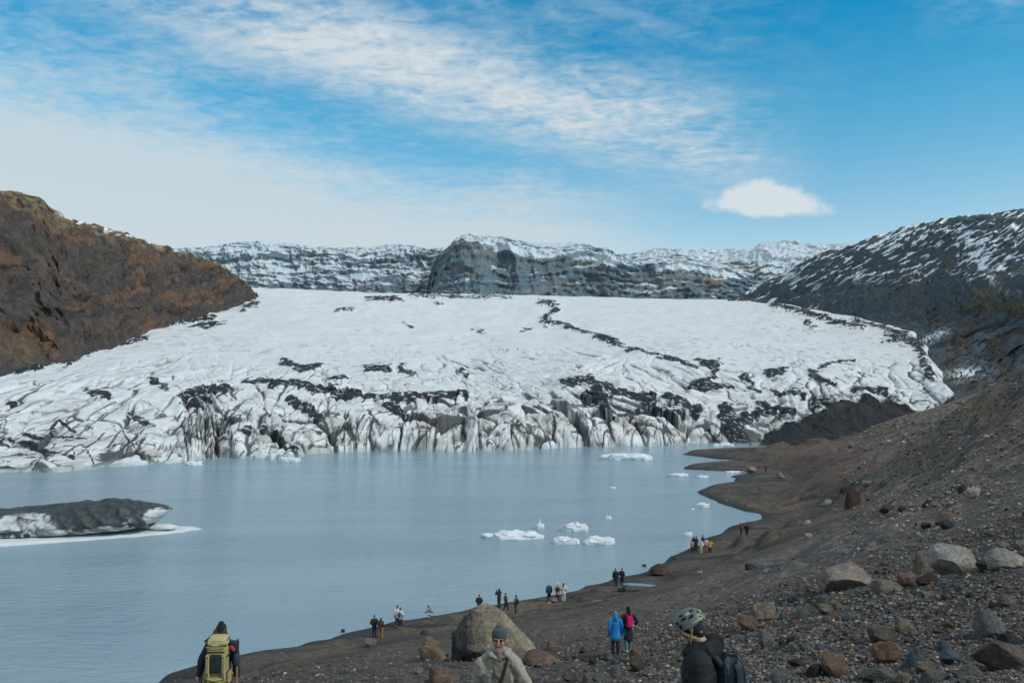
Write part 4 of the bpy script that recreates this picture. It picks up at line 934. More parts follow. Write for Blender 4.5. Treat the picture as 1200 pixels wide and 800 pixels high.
HERO = [
 (508, 774, 32, 23, 'orange', 'orange brown broken block lying just left of the biggest boulder', 5),
 (520, 803, 38, 18, 'orange', 'rusty brown flat rock at the bottom edge left of the man in the grey beanie', 2),
 (470, 806, 30, 9, 'brown', 'dull brown flat slab at the bottom edge, leftmost of the brown rocks there', 8),
 (635, 781, 46, 15, 'orange', 'long low tan brown rock behind the shoulder of the man in the grey beanie', 6),
 (615, 800, 34, 12, 'brown', 'low brown rock under the elbow of the man in the grey beanie', 8),
 (434, 758, 15, 9, 'tan', 'small tan rounded rock below the walker in orange trousers', 4),
 (497, 744, 10, 7, 'brown', 'small dark brown rock left of the top of the biggest boulder', 5),
 (648, 761, 16, 8, 'orange', 'reddish flat rock right of the foot of the biggest boulder', 2),
 (687, 766, 17, 8, 'brown', 'brown flat rock left of the person in the blue jacket', 8),
 (746, 770, 18, 11, 'orange', 'orange brown rock at the feet of the person with the pink backpack', 3),
 (746, 787, 17, 16, 'brown', 'pointed brown rock below the person with the pink backpack', 4),
 (762, 779, 14, 8, 'blue', 'small blue grey rock right of the pointed brown rock', 6),
 (760, 792, 16, 9, 'pink', 'pinkish rounded rock left of the helmeted walker', 2),
 (720, 797, 19, 17, 'grey', 'dark grey square edged rock at the bottom edge below the blue jacket', 5),
 (705, 803, 22, 12, 'grey', 'pale grey sloping rock at the bottom edge, left of the dark grey square edged one', 1),
 (690, 800, 16, 11, 'tan', 'tan rock at the bottom edge, left of the two grey ones', 3),
 (668, 800, 18, 10, 'brown', 'brown rock at the bottom edge midway between the two nearest men', 4),
 (894, 732, 31, 25, 'tan', 'tan pointed rock right of the helmet, upper of the pair', 1),
 (877, 741, 23, 18, 'orange', 'orange brown rounded rock right of the helmet, lower of the pair', 4),
 (899, 760, 23, 19, 'grey', 'grey wedge shaped rock below the pair right of the helmet', 5),
 (990, 694, 62, 29, 'pink', 'wide pinkish grey boulder with a pale top at the left end of the boulder row', 0),
 (1040, 695, 34, 13, 'tan', 'low tan rock right of the wide pinkish boulder', 2),
 (1062, 687, 20, 15, 'orange', 'small orange faced rock between the pinkish boulder and the split pale boulder', 4),
 (1083, 676, 26, 30, 'tan', 'upright tan slab leaning on the left of the split pale boulder', 3),
 (1116, 676, 54, 34, 'pale', 'large split pale boulder with a dark left face in the boulder row', 1),
 (1086, 686, 26, 12, 'rust', 'dark brown rock in front of the upright tan slab', 2),
 (1183, 668, 56, 22, 'pale', 'long pale boulder cut by the right edge of the picture', 6),
 (1160, 670, 30, 13, 'brown', 'dark brown rock tucked under the long pale boulder', 8),
 (1176, 648, 22, 11, 'tan', 'tan rock behind the long pale boulder', 3),
 (1195, 645, 16, 11, 'pink', 'pink rock at the right edge above the long pale boulder', 4),
 (1162, 748, 42, 31, 'grey', 'big smooth grey boulder near the right edge', 6),
 (1184, 758, 24, 14, 'dark', 'dark grey rock below right of the big smooth grey boulder', 2),
 (1172, 788, 58, 33, 'brown', 'large brown grey boulder with a dark face in the bottom right corner', 0),
 (1181, 711, 22, 13, 'tan', 'tan rounded rock above the big smooth grey boulder', 6),
 (1061, 744, 27, 18, 'tan', 'tan rock with a dark underside in the middle of the rubble slope', 5),
 (1034, 757, 32, 19, 'brown', 'brown double humped rock left of the middle of the rubble slope', 4),
 (1039, 780, 35, 26, 'orange', 'pinkish orange angular boulder low on the rubble slope', 1),
 (1071, 785, 28, 24, 'blue', 'blue grey rounded boulder right of the pinkish orange one', 6),
 (1084, 789, 22, 11, 'tan', 'tan brown rock against the blue grey rounded boulder', 4),
 (1114, 777, 28, 13, 'blue', 'long blue grey rock between the blue grey boulder and the bottom right corner', 8),
 (1108, 764, 18, 12, 'blue', 'small blue grey rock above the long blue grey one', 6),
 (1132, 797, 30, 15, 'grey', 'grey flat rock at the bottom edge left of the corner boulder', 2),
 (1096, 803, 34, 15, 'grey', 'grey brown rock at the bottom edge below the blue grey boulder', 3),
 (1058, 802, 22, 12, 'tan', 'tan block at the bottom edge left of the grey brown rock', 5),
 (1027, 802, 36, 17, 'grey', 'broad grey rock at the bottom edge below the pinkish orange boulder', 0),
 (977, 797, 30, 29, 'orange', 'tall pinkish brown boulder near the bottom edge right of the backpack', 1),
 (953, 797, 22, 17, 'dark', 'dark grey block left of the tall pinkish brown boulder', 5),
 (913, 800, 30, 15, 'grey', 'low grey rock beside the dark backpack at the bottom edge', 6),
 (934, 782, 20, 9, 'rust', 'rust brown narrow rock above the dark grey block', 8),
 (967, 721, 18, 12, 'tan', 'tan rounded rock on the upper rubble left of the orange red one', 4),
 (983, 714, 13, 7, 'orange', 'orange red flat stone under the wide pinkish boulder', 2),
 (963, 712, 18, 14, 'grey', 'dark grey pointed rock left of the orange red flat stone', 5),
 (940, 724, 17, 12, 'grey', 'grey rounded rock at the left end of the upper rubble', 6),
 (999, 596, 18, 22, 'rust', 'upright dark rust coloured boulder out on the flat beach', 3),
 (969, 592, 14, 7, 'pale', 'pale flat stone left of the upright rust coloured boulder', 6),
 (1016, 571, 13, 7, 'tan', 'tan stone behind the upright rust coloured boulder', 4),
 (1034, 571, 11, 8, 'brown', 'brown round stone right of the tan stone on the far beach', 6),
 (1140, 585, 16, 13, 'pale', 'pale round boulder high on the right slope', 4),
 (1128, 577, 11, 9, 'dark', 'black stone left of the pale round boulder', 3),
 (1107, 614, 22, 14, 'orange', 'tan orange boulder on the right slope with black stones at its foot', 5),
 (1110, 621, 16, 11, 'dark', 'black angular stone at the foot of the tan orange boulder', 1),
 (1085, 620, 11, 7, 'dark', 'black stone left of the tan orange boulder', 4),
 (1040, 601, 19, 9, 'rust', 'dark brown rock right of the upright rust coloured boulder', 8),
 (1057, 600, 9, 6, 'dark', 'small black rock beside the dark brown one on the beach', 4),
 (1086, 594, 13, 8, 'dark', 'black stone midway up the right slope', 2),
 (947, 632, 9, 7, 'pale', 'pale yellowish stone on the grey sand ridge', 4),
 (946, 614, 9, 5, 'pale', 'pale stone above the yellowish stone of the grey sand ridge', 6),
 (777, 675, 30, 12, 'rust', 'dark mound shaped rock at the water edge right of the two walkers in black', 6),
 (880, 668, 14, 7, 'dark', 'dark rock on the sand right of the mound shaped rock', 2),
 (649, 706, 10, 5, 'tan', 'tan stone on the shore below the person in teal', 4),
 (728, 693, 10, 6, 'tan', 'tan stone below the two walkers in black', 4),
 (643, 707.5, 6, 3, 'pale', 'white flat stone in front of the three people in pale hats', 6),
 (820, 673, 7, 4, 'pale', 'pale pair of stones on the sand left of the sand ridge', 4),
 (881, 554, 12, 7, 'tan', 'tan boulder beside the lone person in red', 4),
 (915, 561, 10, 8, 'tan', 'tan boulder right of the lone person in red', 6),
 (402, 741, 5, 4, 'dark', 'dark stone standing at the water edge left of the shore walkers', 3),
 (790, 655.5, 4, 2.6, 'dark', 'black stone in the shallows below the group of hikers', 3),
 (755, 664, 5, 3, 'dark', 'black stone in the shallows left of the mound shaped rock', 4),
 (988, 577, 8, 6, 'rust', 'small reddish black stone behind the upright rust coloured boulder', 3),
]
for (px, py, w, h, colr, lab, var) in HERO: put_rock(px, py, w, h, colr, lab, None, var, rz=[0, .3, -.25, math.pi, 2.9, 3.4][len(lab) % 6])

# the biggest boulder: a wedge with a steep left end, its shade painted in, and a long sloping right side
def big_boulder():
    pl = [((-.95, -.45, .22), .62), ((-.35, -.9, .45), .55), ((.25, -.85, .60), .50), ((.72, -.1, .68), .50), ((.45, .5, .74), .50), ((-.55, .35, .75), .62), ((0, 0, -1), .55), ((.05, -.2, 1), .60), ((-.5, -.75, -.3), .66), ((.95, -.3, .1), .86), ((.1, .95, .1), .75)]
    V, F = rock_shape(55, 6, planes=pl, soft=.06)
    n = noise3(V, 5, 9, 4); V = V * (1 + .022 * n)[:, None]
    cr = np.array([mnoise.ridged_multi_fractal(Vector((v[0] * 2.2 + v[2] * 1.4, v[1] * 2.2, v[2] * .8 - v[0])), .9, 2.1, 3, 1, 2) for v in V])
    V = V * (1 - .03 * np.clip(cr - 1.0, 0, 1))[:, None]
    me = raw_mesh('boulder', V, F); finish_rock(me)
    c = np.empty((len(V), 3)); c[:] = (.245, .205, .145)
    n2 = noise3(V, 2.5, 31, 4)
    c = mixc(c, (.16, .145, .125), sstep(-.2, .5, n2) * .8)
    c = mixc(c, (.085, .080, .072), sstep(-.30, -.58, V[:, 0] + .12 * n2) * .9)  # left side painted darker, as the side turned from the sun
    c = mixc(c, (.028, .028, .028), sstep(-.05, -.35, V[:, 2] + .2 * n2) * sstep(-.02, -.3, V[:, 0] + .1 * n2))  # deeper shade painted low on the left
    c = mixc(c, (.10, .09, .07), np.clip(cr - 1.1, 0, 1) * .6)
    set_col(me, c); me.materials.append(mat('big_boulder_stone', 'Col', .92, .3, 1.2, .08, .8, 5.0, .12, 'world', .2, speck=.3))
    put_rock(578, 779, 104, 60, 'tan', 'biggest boulder, tan with a shaded left face, behind the man in the grey beanie', None, rz=0.0, deep=.8, mesh=me)
big_boulder()

# loose stones that can be told apart one by one, nearest and largest first
ZL = [('grey', 'loose grey stone lying in the rubble of the near slope', 'grey stones of the rubble slope'), ('blue', 'loose blue grey stone lying in the rubble of the near slope', 'blue grey stones of the rubble slope'),
      ('tan', 'loose tan stone lying in the rubble of the near slope', 'tan stones of the rubble slope'), ('brown', 'loose brown stone lying in the rubble of the near slope', 'brown stones of the rubble slope'), ('dark', 'loose black stone lying in the rubble of the near slope', 'black stones of the rubble slope'), ('orange', 'loose orange stone lying in the rubble of the near slope', 'orange stones of the rubble slope')]
occ = [(h[0], h[1] - h[3] * .4, h[2] * .55) for h in HERO] + [(578, 745, 50), (577, 770, 34), (820, 760, 55), (267, 770, 25), (724, 755, 16), (740, 755, 14)]
n_put = 0; tries = 0
rr = random.Random(11)
while n_put < 212 and tries < 6000:
    tries += 1
    px = rr.uniform(430, 1200); py = rr.uniform(655, 800)
    line = np.interp(px, [430, 520, 640, 760, 860, 960, 1040, 1100, 1200], [790, 786, 770, 745, 720, 690, 660, 650, 640])
    if py < line or rr.random() > .25 + .75 * sstep(700, 960, px): continue
    k = sstep(640, 800, py) * (.6 + .4 * sstep(700, 1000, px))
    w = rr.uniform(5, 9) + 13 * k * rr.random() ** 2.5
    if any(abs(px - a) < (b_ + w * .5) and abs(py - b) < (b_ + w * .5) * .8 for a, b, b_ in occ): continue
    i = rr.choices(range(6), [30, 30, 16, 12, 8, 4])[0]
    o = put_rock(px, py, w, w * rr.uniform(.5, .8), ZL[i][0], ZL[i][1], ZL[i][2], rr.randrange(14), rr.uniform(0, 6.28), 'stone', rr.uniform(-.15, .15))
    if o: n_put += 1; occ.append((px, py - w * .3, w * .5))

# everything smaller: uncountable rubble
def build_rubble():
    def var(sub, n, s0, cuts):
        out = []
        for k in range(n):
            V, F = ico(sub); r = np.random.default_rng(s0 + k)
            V = V * (1 + .25 * r.normal(size=len(V)) * (.5 if sub > 1 else .6))[:, None]
            for c in range(cuts):
                nn = r.normal(size=3); nn /= np.linalg.norm(nn); V = V - nn * np.maximum(0, V @ nn - r.uniform(.5, .8))[:, None]
            out.append(V)
        return out, F
    small = var(1, 16, 900, 4); big = var(2, 16, 950, 7)
    N = 400000
    px = rng.uniform(-60, 1330, N); py = rng.uniform(425, 960, N)
    h = hit(px, py); ok = np.isfinite(h[:, 2]); h = h[ok]; px = px[ok]; py = py[ok]
    x, y, z = h.T; sd_ = bil(RSD, x, y)
    lowx = np.interp(px, [200, 430, 520, 640, 760, 860, 960, 1040, 1100, 1200], [800, 772, 762, 748, 726, 702, 672, 645, 632, 600])
    rub = sstep(-14, 10, py - lowx)
    patch = fbm(x / 7, y / 7, 3, 71); patch2 = fbm(x / 25, y / 18, 3, 72)
    left = sstep(300, 480, px)
    dens = rub * (.42 + .58 * sstep(640, 900, px)) * lerp(.8, 1, left) + (1 - rub) * (.035 + .16 * sstep(.0, .5, patch + patch2))
    hill = sstep(955, 1010, px) * (1 - rub)
    dens = np.maximum(dens, hill * (.25 + .40 * sstep(-.1, .4, patch)))
    dens *= sstep(.2, 1.5, sd_)
    k = rng.random(len(x)) < dens * np.where(rub > .5, 1.0, .8)
    x, y, z, px, py, rub, patch, hill_ = [q[k] for q in (x, y, z, px, py, rub, patch, hill)]
    n = len(x)
    szp = .75 + 1.5 * rng.pareto(2.6, n); szp = 1.25 * np.minimum(szp, 4.6) * lerp(.62, 1.0, rub) * lerp(.75, 1.25, sstep(650, 800, py)) * (.8 + .5 * sstep(600, 1000, px))
    szp = np.clip(szp * (1 + .55 * hill_), .7, 5.4)
    r = np.minimum(szp * y / 2000, 1.2)
    pal = np.array([(.105, .107, .109), (.080, .096, .112), (.150, .125, .096), (.105, .080, .062), (.036, .037, .040), (.15, .085, .055), (.24, .225, .20), (.066, .066, .066)])
    pal = pal * np.array([1.10, 1.0, .92])
    pw = np.array([22, 20, 11, 12, 16, 3, 5, 16.]); pi = rng.choice(8, n, p=pw / pw.sum())
    col = 1.36 * pal[pi] * rng.uniform(.6, 1.35, (n, 1))
    brown = (1 - rub) * .75
    col = col * (1 - brown[:, None]) + (col.mean(1, keepdims=True) * np.array([1.12, .97, .82])) * brown[:, None]
    col = col * (1 + .35 * hill_)[:, None]
    Vs = []; Fs = []; Cs = []; off = 0
    for (vars_, F), m in ((big, szp > 2.6), (small, szp <= 2.6)):
        idx = np.where(m)[0]
        if not len(idx): continue
        B = np.stack(vars_)[rng.integers(0, len(vars_), len(idx))]            # (m, nv, 3)
        a = rng.uniform(0, 6.283, len(idx)); ca, sa = np.cos(a)[:, None], np.sin(a)[:, None]
        sc = rng.uniform(.7, 1.3, (len(idx), 1, 3)) * np.array([1, 1, .68]); B = B * sc
        B = np.stack([B[..., 0] * ca - B[..., 1] * sa, B[..., 0] * sa + B[..., 1] * ca, B[..., 2]], -1)
        B = B * r[idx][:, None, None]
        B[..., 0] += x[idx][:, None]; B[..., 1] += y[idx][:, None]; B[..., 2] += (GM(x[idx], y[idx]) + r[idx] * .30)[:, None]
        nv = B.shape[1]
        Vs.append(B.reshape(-1, 3)); Fs.append((F[None] + (np.arange(len(idx)) * nv)[:, None, None] + off).reshape(-1, 3)); off += len(idx) * nv
        Cs.append(np.repeat(col[idx], nv, 0))
    me = raw_mesh('rubble', np.concatenate(Vs), np.concatenate(Fs), np.concatenate(Cs), smooth=False)
    tag(link('rubble', me, M_COLROCK), 'fine grey and brown stones strewn over the slope and beach', 'rubble', kind='stuff')
    print('rubble stones', n)
build_rubble()

# ================================================================ floating ice
M_ICE = mat('floating_ice', 'Col', .55, .08, 1.2, 0, .5, 2.2, .12, 'world', .4, speck=.06)
def floe(px, py, wpx, hpx, seed, label, ash=0.0, flat=.35, name='ice_floe', group=None, cat='ice floe', spire=0.0):
    x, y = W(px, py); w = wpx * y / 1000; h = hpx * y / 1000; dp = max(w * .42, h * .8) if wpx > 20 else w * .6
    V, F = ico(5 if wpx > 20 else 4)
    n = noise3(V, 1.5, seed, 4); n2 = noise3(V, 4.0, seed + 3, 3)
    R = 1 + .24 * n + .03 * n2
    V2 = V.copy(); V2[:, :2] *= R[:, None]
    rad = np.hypot(V[:, 0], V[:, 1])
    top = np.clip(V[:, 2], 0, 1) ** flat
    hh = top * (.55 + .45 * np.clip(.4 + 1.2 * n + .22 * n2, 0, 1.2)) + spire * np.exp(-(rad / .22) ** 2) * (V[:, 2] > 0)
    zz = np.where(V[:, 2] > 0, hh, .35 * V[:, 2])
    zz = zz / zz.max()
    V2[:, 0] /= np.abs(V2[:, 0]).max(); V2[:, 1] /= np.abs(V2[:, 1]).max()
    P3 = np.stack([V2[:, 0] * w / 2, V2[:, 1] * dp / 2, zz * h - .02], -1)
    c = np.empty((len(V), 3)); c[:] = (.72, .755, .78)
    c = mixc(c, (.52, .62, .67), sstep(.2, -.1, zz - .1) * .7)
    c = mixc(c, (.60, .64, .66), sstep(.1, .5, n2) * .4)
    if ash: c = mixc(c, (.06, .065, .07), sstep(.55, .85, zz + .5 * n2 + (ash - 1)) * .9)
    me = raw_mesh(name, P3, F, c)
    return tag(link(name, me, M_ICE, loc=(x, y + dp * .35, 0)), label, cat, group)
floe(604, 632, 80, 9, 3, 'long low white floe with a raised right end, left of the floating ice cluster', flat=.5)
floe(633, 619.5, 11, 12, 12, 'small white spike of ice standing above the long low floe', spire=.9, name='iceberg', cat='iceberg')
floe(674, 623, 34, 11, 7, 'round white floe with an ash covered top, rear of the cluster', ash=.55, flat=.3)
floe(663, 637.5, 34, 9, 15, 'white lumpy floe at the front left of the cluster', flat=.4)
floe(701, 638, 42, 10, 21, 'wide white floe of stacked plates at the front right of the cluster', flat=.45)
floe(713, 608.5, 9, 5, 26, 'tiny white ice lump alone beyond the cluster')
floe(736, 538.5, 64, 7, 33, 'long flat white floe with a dark ash tip below the glacier front', ash=.35, flat=.3, spire=0)
floe(825, 594.5, 16, 6, 41, 'white ice lump beside the beach point')
floe(812, 597, 5, 2, 43, 'tiny ice lump left of the one beside the beach point')
floe(806, 628, 12, 5, 46, 'white ice lump just off the shore behind the group of hikers')
floe(795, 558, 26, 4, 52, 'thin strip of brash ice left of the sand spits')
floe(824, 559.5, 16, 3, 55, 'short strip of brash ice below the second sand spit')
floe(848, 523.5, 28, 5, 61, 'white ice blocks stranded at the foot of the glacier by the first spit')
floe(718, 572, 8, 2, 66, 'faint sliver of ice in the middle of the lake')
floe(862, 554.2, 26, 2.6, 71, 'bright white ice filling the narrow inlet behind the sand point')
floe(226, 545, 22, 5, 81, 'low white ice ledge at the foot of the left ice front', ash=.2)
floe(338, 541, 26, 7, 84, 'ash streaked ice raft at the foot of the domed ice front', ash=.7)

def big_iceberg():
    d0 = dwater(628.0); sc = d0 / 1000; root_x = (95 - 600) * sc
    root = empty('iceberg', (root_x, d0 + 3, 0)); tag(root, 'long dark banded iceberg with a pointed right end on a white ice shelf', 'iceberg')
    # body: sections along x, half ellipse with an undercut foot
    pxs = np.array([-330, -250, -150, -60, 0, 40, 80, 118, 150, 172, 186, 195.]); top = np.array([608, 605, 605, 605, 602, 598.5, 594, 591, 592, 595, 597.5, 600.2])
    low = np.array([633, 633, 633, 633, 632, 631, 628.5, 626, 623, 618.5, 608, 601.]); hw = np.array([3, 6.5, 8, 8, 7.5, 7.2, 6.8, 6, 5, 3.6, 2.0, .25])
    nx, na = 520, 90
    xi = np.linspace(-330, 195, nx); th = np.linspace(0, 2 * math.pi, na)
    X = (xi - 95) * sc; zt = (629 - np.interp(xi, pxs, top)) * sc; zl = np.maximum((629 - np.interp(xi, pxs, low)) * sc - .1, -.3); wv = np.interp(xi, pxs, hw)
    XX = np.repeat(X[:, None], na, 1); T = np.repeat(th[None], nx, 0)
    cz = np.sin(T); cy = -np.cos(T)
    zc = (.35 * zt + .65 * zl)[:, None]; up = (zt[:, None] - zc); dn = (zc - zl[:, None])
    Z = zc + np.where(cz > 0, up * np.abs(cz) ** .9, -dn * np.abs(cz) ** .7)
    Y = cy * wv[:, None]
    n = fbm(XX / 3.2, T * 1.6 + Z / 3, 4, 801); n2 = fbm(XX / .9, Y / .9 + Z, 4, 803); n3 = ridged((XX + 1.2 * Z) / 2.6, Y / 6, 3, 805)
    shr = np.clip(wv / 4, 0, 1)[:, None]
    Z = Z + shr * (.22 * n + .14 * n2 + .4 * (n3 - .55)) * np.clip(cz + .3, 0, 1); Y = Y - shr * .5 * (n3 - .5) - shr * .12 * n2
    c = np.empty(XX.shape + (3,)); c[:] = (.60, .62, .62)
    hz = (Z - zl[:, None]) / np.maximum(zt - zl, .1)[:, None]; p_ = 95 + XX / sc
    c = mixc(c, (.42, .40, .38), sstep(.0, .5, n) * .6)
    bands = np.abs(perlin((XX + 1.9 * Z + .5 * n) / 2.6, Z * 0 + 4.2, 807))
    c = mixc(c, (.07, .072, .075), sstep(.16, .06, bands + .05 * n2) * .8)
    dk = sstep(.60, .68, hz + .14 * n + .05 * n2 - .16 + .55 * sstep(70, 100, p_) * sstep(178, 150, p_))
    dk = np.maximum(dk, sstep(60, 82, p_ - 22 * (1 - hz)) * sstep(160, 140, p_ + 18 * (1 - hz)) * sstep(-.12, .05, hz + .22 * n + .10 * n2 - .30))
    lowb = sstep(.34, .26, np.abs(hz - .16 + .08 * n)) * sstep(95, 60, p_) * sstep(-.15, .15, n2 + .3)
    dk = np.maximum(dk, lowb)
    dk = np.maximum(dk, sstep(9, 6, np.abs(p_ - 168 - 4 * n2)))
    c = c * (1 - .97 * np.clip(dk, 0, 1)[..., None]) + (np.array((.034, .036, .039)) * (.7 + .8 * np.clip(.5 + n2, 0, 1))[..., None]) * .97 * np.clip(dk, 0, 1)[..., None]
    link('ice_body', grid_mesh('ice_body', XX, Y, Z, c), M_ICE, root)
    # shelf: flat plate with a soft edge
    V = []; pts = [(-330, 634), (-200, 640), (-60, 642.5), (0, 640.5), (50, 637), (110, 632.5), (170, 628), (215, 623.5), (237, 619.5), (228, 618), (200, 618.5), (180, 619), (100, 616), (-100, 614), (-330, 616)]
    loop = []
    for i in range(len(pts)):
        a = pts[i]; b = pts[(i + 1) % len(pts)]
        for k in range(10):
            f = k / 10; q = (lerp(a[0], b[0], f), lerp(a[1], b[1], f)); loop.append(W(*q))
    loop = np.array(loop); cen = loop.mean(0); nL = len(loop)
    wob = 1 + .02 * fbm(np.arange(nL) / 3.1, np.zeros(nL), 3, 811)
    radii = [1.0, .995, .97, .9, .75, .5, .2, .001]; hs = [-.25, .05, .22, .30, .36, .42, .45, .45]
    X2 = []; Y2 = []; Z2 = []
    for rad, hh in zip(radii, hs):
        q = cen + (loop - cen) * (rad * wob)[:, None]; q = np.r_[q, q[:1]]
        X2.append(q[:, 0] - root_x); Y2.append(q[:, 1] - d0 - 3); Z2.append(hh + .06 * fbm(q[:, 0] / 1.5, q[:, 1] / 1.5, 3, 813) * (hh > 0))
    X2, Y2, Z2 = map(np.array, (X2, Y2, Z2))
    c2 = np.empty(X2.shape + (3,)); c2[:] = (.68, .71, .73); c2 = mixc(c2, (.45, .5, .52), sstep(.16, .0, Z2))
    link('ice_shelf', grid_mesh('ice_shelf', X2, Y2, Z2, c2), M_ICE, root)
    V, F = ico(4); nn = noise3(V, 2, 77, 3); V = V * (1 + .15 * nn)[:, None] * np.array([2.2, 1.0, .42])
    cc = np.full((len(V), 3), .68)
    o = link('ice_lump', raw_mesh('ice_lump', V, F, cc), M_ICE, root, ((183 - 95) * sc, 0.2, .75))
big_iceberg()

# pools of melt water on the beach
M_POOL = bpy.data.materials.new('pool_water'); M_POOL.use_nodes = True
_b = M_POOL.node_tree.nodes['Principled BSDF']; _b.inputs['Base Color'].default_value = (.12, .17, .19, 1); _b.inputs['Roughness'].default_value = .08
def pool(pts):
    q = hit([p[0] for p in pts], [p[1] for p in pts]); zc = float(np.nanmean(q[:, 2])) + .02
    bm = bmesh.new(); vs = []
    for p in pts:
        b = (400 - p[1]) / FP; Yd = (zc - CAMH) / ((ST + b * CT) / (CT - b * ST)); x, y, z = P(p[0], p[1], Yd); vs.append(bm.verts.new((float(x), float(y), zc)))
    bm.faces.new(vs); bmesh.ops.recalc_face_normals(bm, faces=bm.faces); me = bpy.data.meshes.new('pool'); bm.to_mesh(me); bm.free()
    tag(link('pool', me, M_POOL), kind='structure')
# ================================================================ people in place
pool([(727, 683.5), (738, 682.6), (752, 683.2), (768, 685.0), (779, 686.2), (770, 687.2), (752, 686.2), (738, 685.4)])
pool([(687, 706.5), (694, 703.6), (703, 702.3), (711, 702.4), (706, 704.4), (697, 706.6), (690, 708.2)])
def stand(key, px, py, head, label, group=None, sc=1.0):
    x, y, z = hit(px, py)[0]
    o = link('person', FAR[key], loc=(x, y, float(GM(x, y)) - .02)); o.rotation_euler = (0, 0, math.radians(head)); o.scale = (sc,) * 3
    return tag(o, label, 'person', group)
SHG = 'people strung along the lake shore'
stand('dark_jeans', 438.5, 746.0, 8, 'person in dark jacket and blue jeans, back turned, beside the orange trousers', SHG)
stand('orange_trousers', 446.5, 747.0, -20, 'person in brown hooded jacket and orange trousers on the shore', SHG)
stand('white_back', 465.5, 733.3, 15, 'person in pale top half hidden behind the one in white with a grey bag', SHG)
stand('white_front', 469.0, 735.3, -10, 'person in white jacket and dark trousers with a grey bag at the water edge', SHG)
stand('crouching', 504.5, 723.8, 75, 'person in grey and white crouching at the water edge', SHG)
stand('behind_rock', 561.5, 718.0, 0, 'person in dark clothes half hidden behind the top of the biggest boulder', SHG)
stand('photographer', 585.0, 712.0, 35, 'person in dark navy with both arms raised to take a picture', SHG)
stand('olive_walker', 592.8, 716.3, -60, 'person in olive brown jacket walking right beside the photographer', SHG)
stand('pack_walker', 604.5, 719.6, 60, 'person in dark olive with a black backpack and white shoes', SHG)
stand('teal', 643.5, 703.8, 10, 'person in teal with a white hat, leftmost of three', SHG)
stand('tan_coat', 653.5, 704.0, 0, 'person in tan coat with a black backpack and white hat', SHG)
stand('all_white', 660.5, 703.8, -15, 'person dressed all in white with black hair', SHG)
stand('black_plain', 721.5, 686.2, 0, 'person in plain black, left one of two by the melt pool', SHG)
stand('black_pocket', 729.0, 685.6, -35, 'person in black with a small pack, right one of two by the melt pool', SHG)
GRG = 'group of hikers by the water'
stand('pink', 811.3, 647.0, 20, 'short person in dusty pink jacket at the left of the hiker group', GRG)
stand('black_hood', 813.3, 644.6, 0, 'person in black hood behind the pink jacket', GRG)
stand('navy', 816.0, 644.8, 30, 'person in navy, tallest behind the pink and cream jackets', GRG)
stand('cream', 822.0, 647.6, 170, 'person in cream coat in the middle of the hiker group', GRG)
stand('black_plain', 823.6, 643.6, 40, 'person in black just behind the cream coat', GRG)
stand('grey_pink', 828.0, 646.0, 10, 'person in pale grey top between the cream coat and the yellow jacket', GRG)
stand('yellow', 832.0, 648.2, 0, 'person in bright yellow jacket with hands on hips', GRG)
stand('red_dark', 868.8, 628.5, 20, 'person in dark red jacket with a white cap near the bay', SHG)
stand('black_broad', 875.2, 628.5, -20, 'broad person in black right of the dark red jacket', SHG)
stand('red_lone', 897.5, 552.8, 10, 'lone person in red on the far sand between two tan boulders', SHG)
GPX, GPY = proj(GLX, GLY, GLZ)
def on_ice(px, py):
    m = np.hypot(GPX - px, (GPY - py)) + 1e3 * (GLZ < 5); i = np.unravel_index(np.argmin(m), m.shape); return float(GLX[i]), float(GLY[i]), float(GLZ[i])
for k, (px, py, hh) in enumerate([(584.3, 410.8, 60), (586.6, 410.6, 80), (590.2, 411.2, 40), (593.4, 411.2, 200), (595.6, 411.3, 20), (607.0, 410.6, 0)]):
    o = link('person', FAR['ice_hiker'], loc=on_ice(px, py)); o.rotation_euler = (0, 0, math.radians(hh)); o.location.z -= .05
    tag(o, 'tiny dark hiker in the roped party crossing the ice field' if k < 5 else 'tiny dark hiker alone on the ice field right of the roped party', 'person', 'roped party on the ice' if k < 5 else None)

M_SKIN = cloth('skin', SKIN, .15, 60, .003, .55, .15, 20, .4, 0); M_FACE = mat('weathered_face', 'Col', .5, .12, 20, 0, .1, 60, .002, 'object', .4)
def near(key, loc, rz, label, mats, shoe_rgb):
    root = empty('person', loc, math.radians(rz)); tag(root, label, 'person')
    for part, me in NEAR[key].items(): link(part, me, mats[part], root)
    ms = cloth('shoe_leather', shoe_rgb)
    for me in NEAR[key + '_shoes']: link('shoe', me, ms, root)
    return root
def rbox(name, size, loc, m, parent, bev=.02, rot=(0, 0, 0), taper=1.0, seg=3, bulge=0.0):
    bm = bmesh.new(); bmesh.ops.create_cube(bm, size=1)
    for v in bm.verts:
        k = taper if v.co.z > 0 else 1
        v.co = Vector((v.co.x * size[0] * k, v.co.y * size[1] * k, v.co.z * size[2]))
    bmesh.ops.subdivide_edges(bm, edges=bm.edges[:], cuts=3, use_grid_fill=True)
    if bulge:
        for v in bm.verts:
            fx, fz = 2 * v.co.x / size[0], 2 * v.co.z / size[2]; v.co.y *= 1 + bulge * max(0, 1 - fx * fx) * max(0, 1 - fz * fz)
    sharp = [e for e in bm.edges if e.calc_face_angle(0) > .9]
    bmesh.ops.bevel(bm, geom=sharp, offset=bev, segments=seg, affect='EDGES', profile=.5)
    for f in bm.faces: f.smooth = True
    me = bpy.data.meshes.new(name); bm.to_mesh(me); bm.free()
    o = link(name, me, m, parent, loc); o.rotation_euler = rot; return o
def strip(name, pts, r, m, parent, voxel=None):
    V, F = _cat_tubes([('x', pts, [r] * len(pts))]); me = bpy.data.meshes.new(name); me.from_pydata([v[:] for v in V], [], F); me.update()
    for p in me.polygons: p.use_smooth = True
    return link(name, me, m, parent)
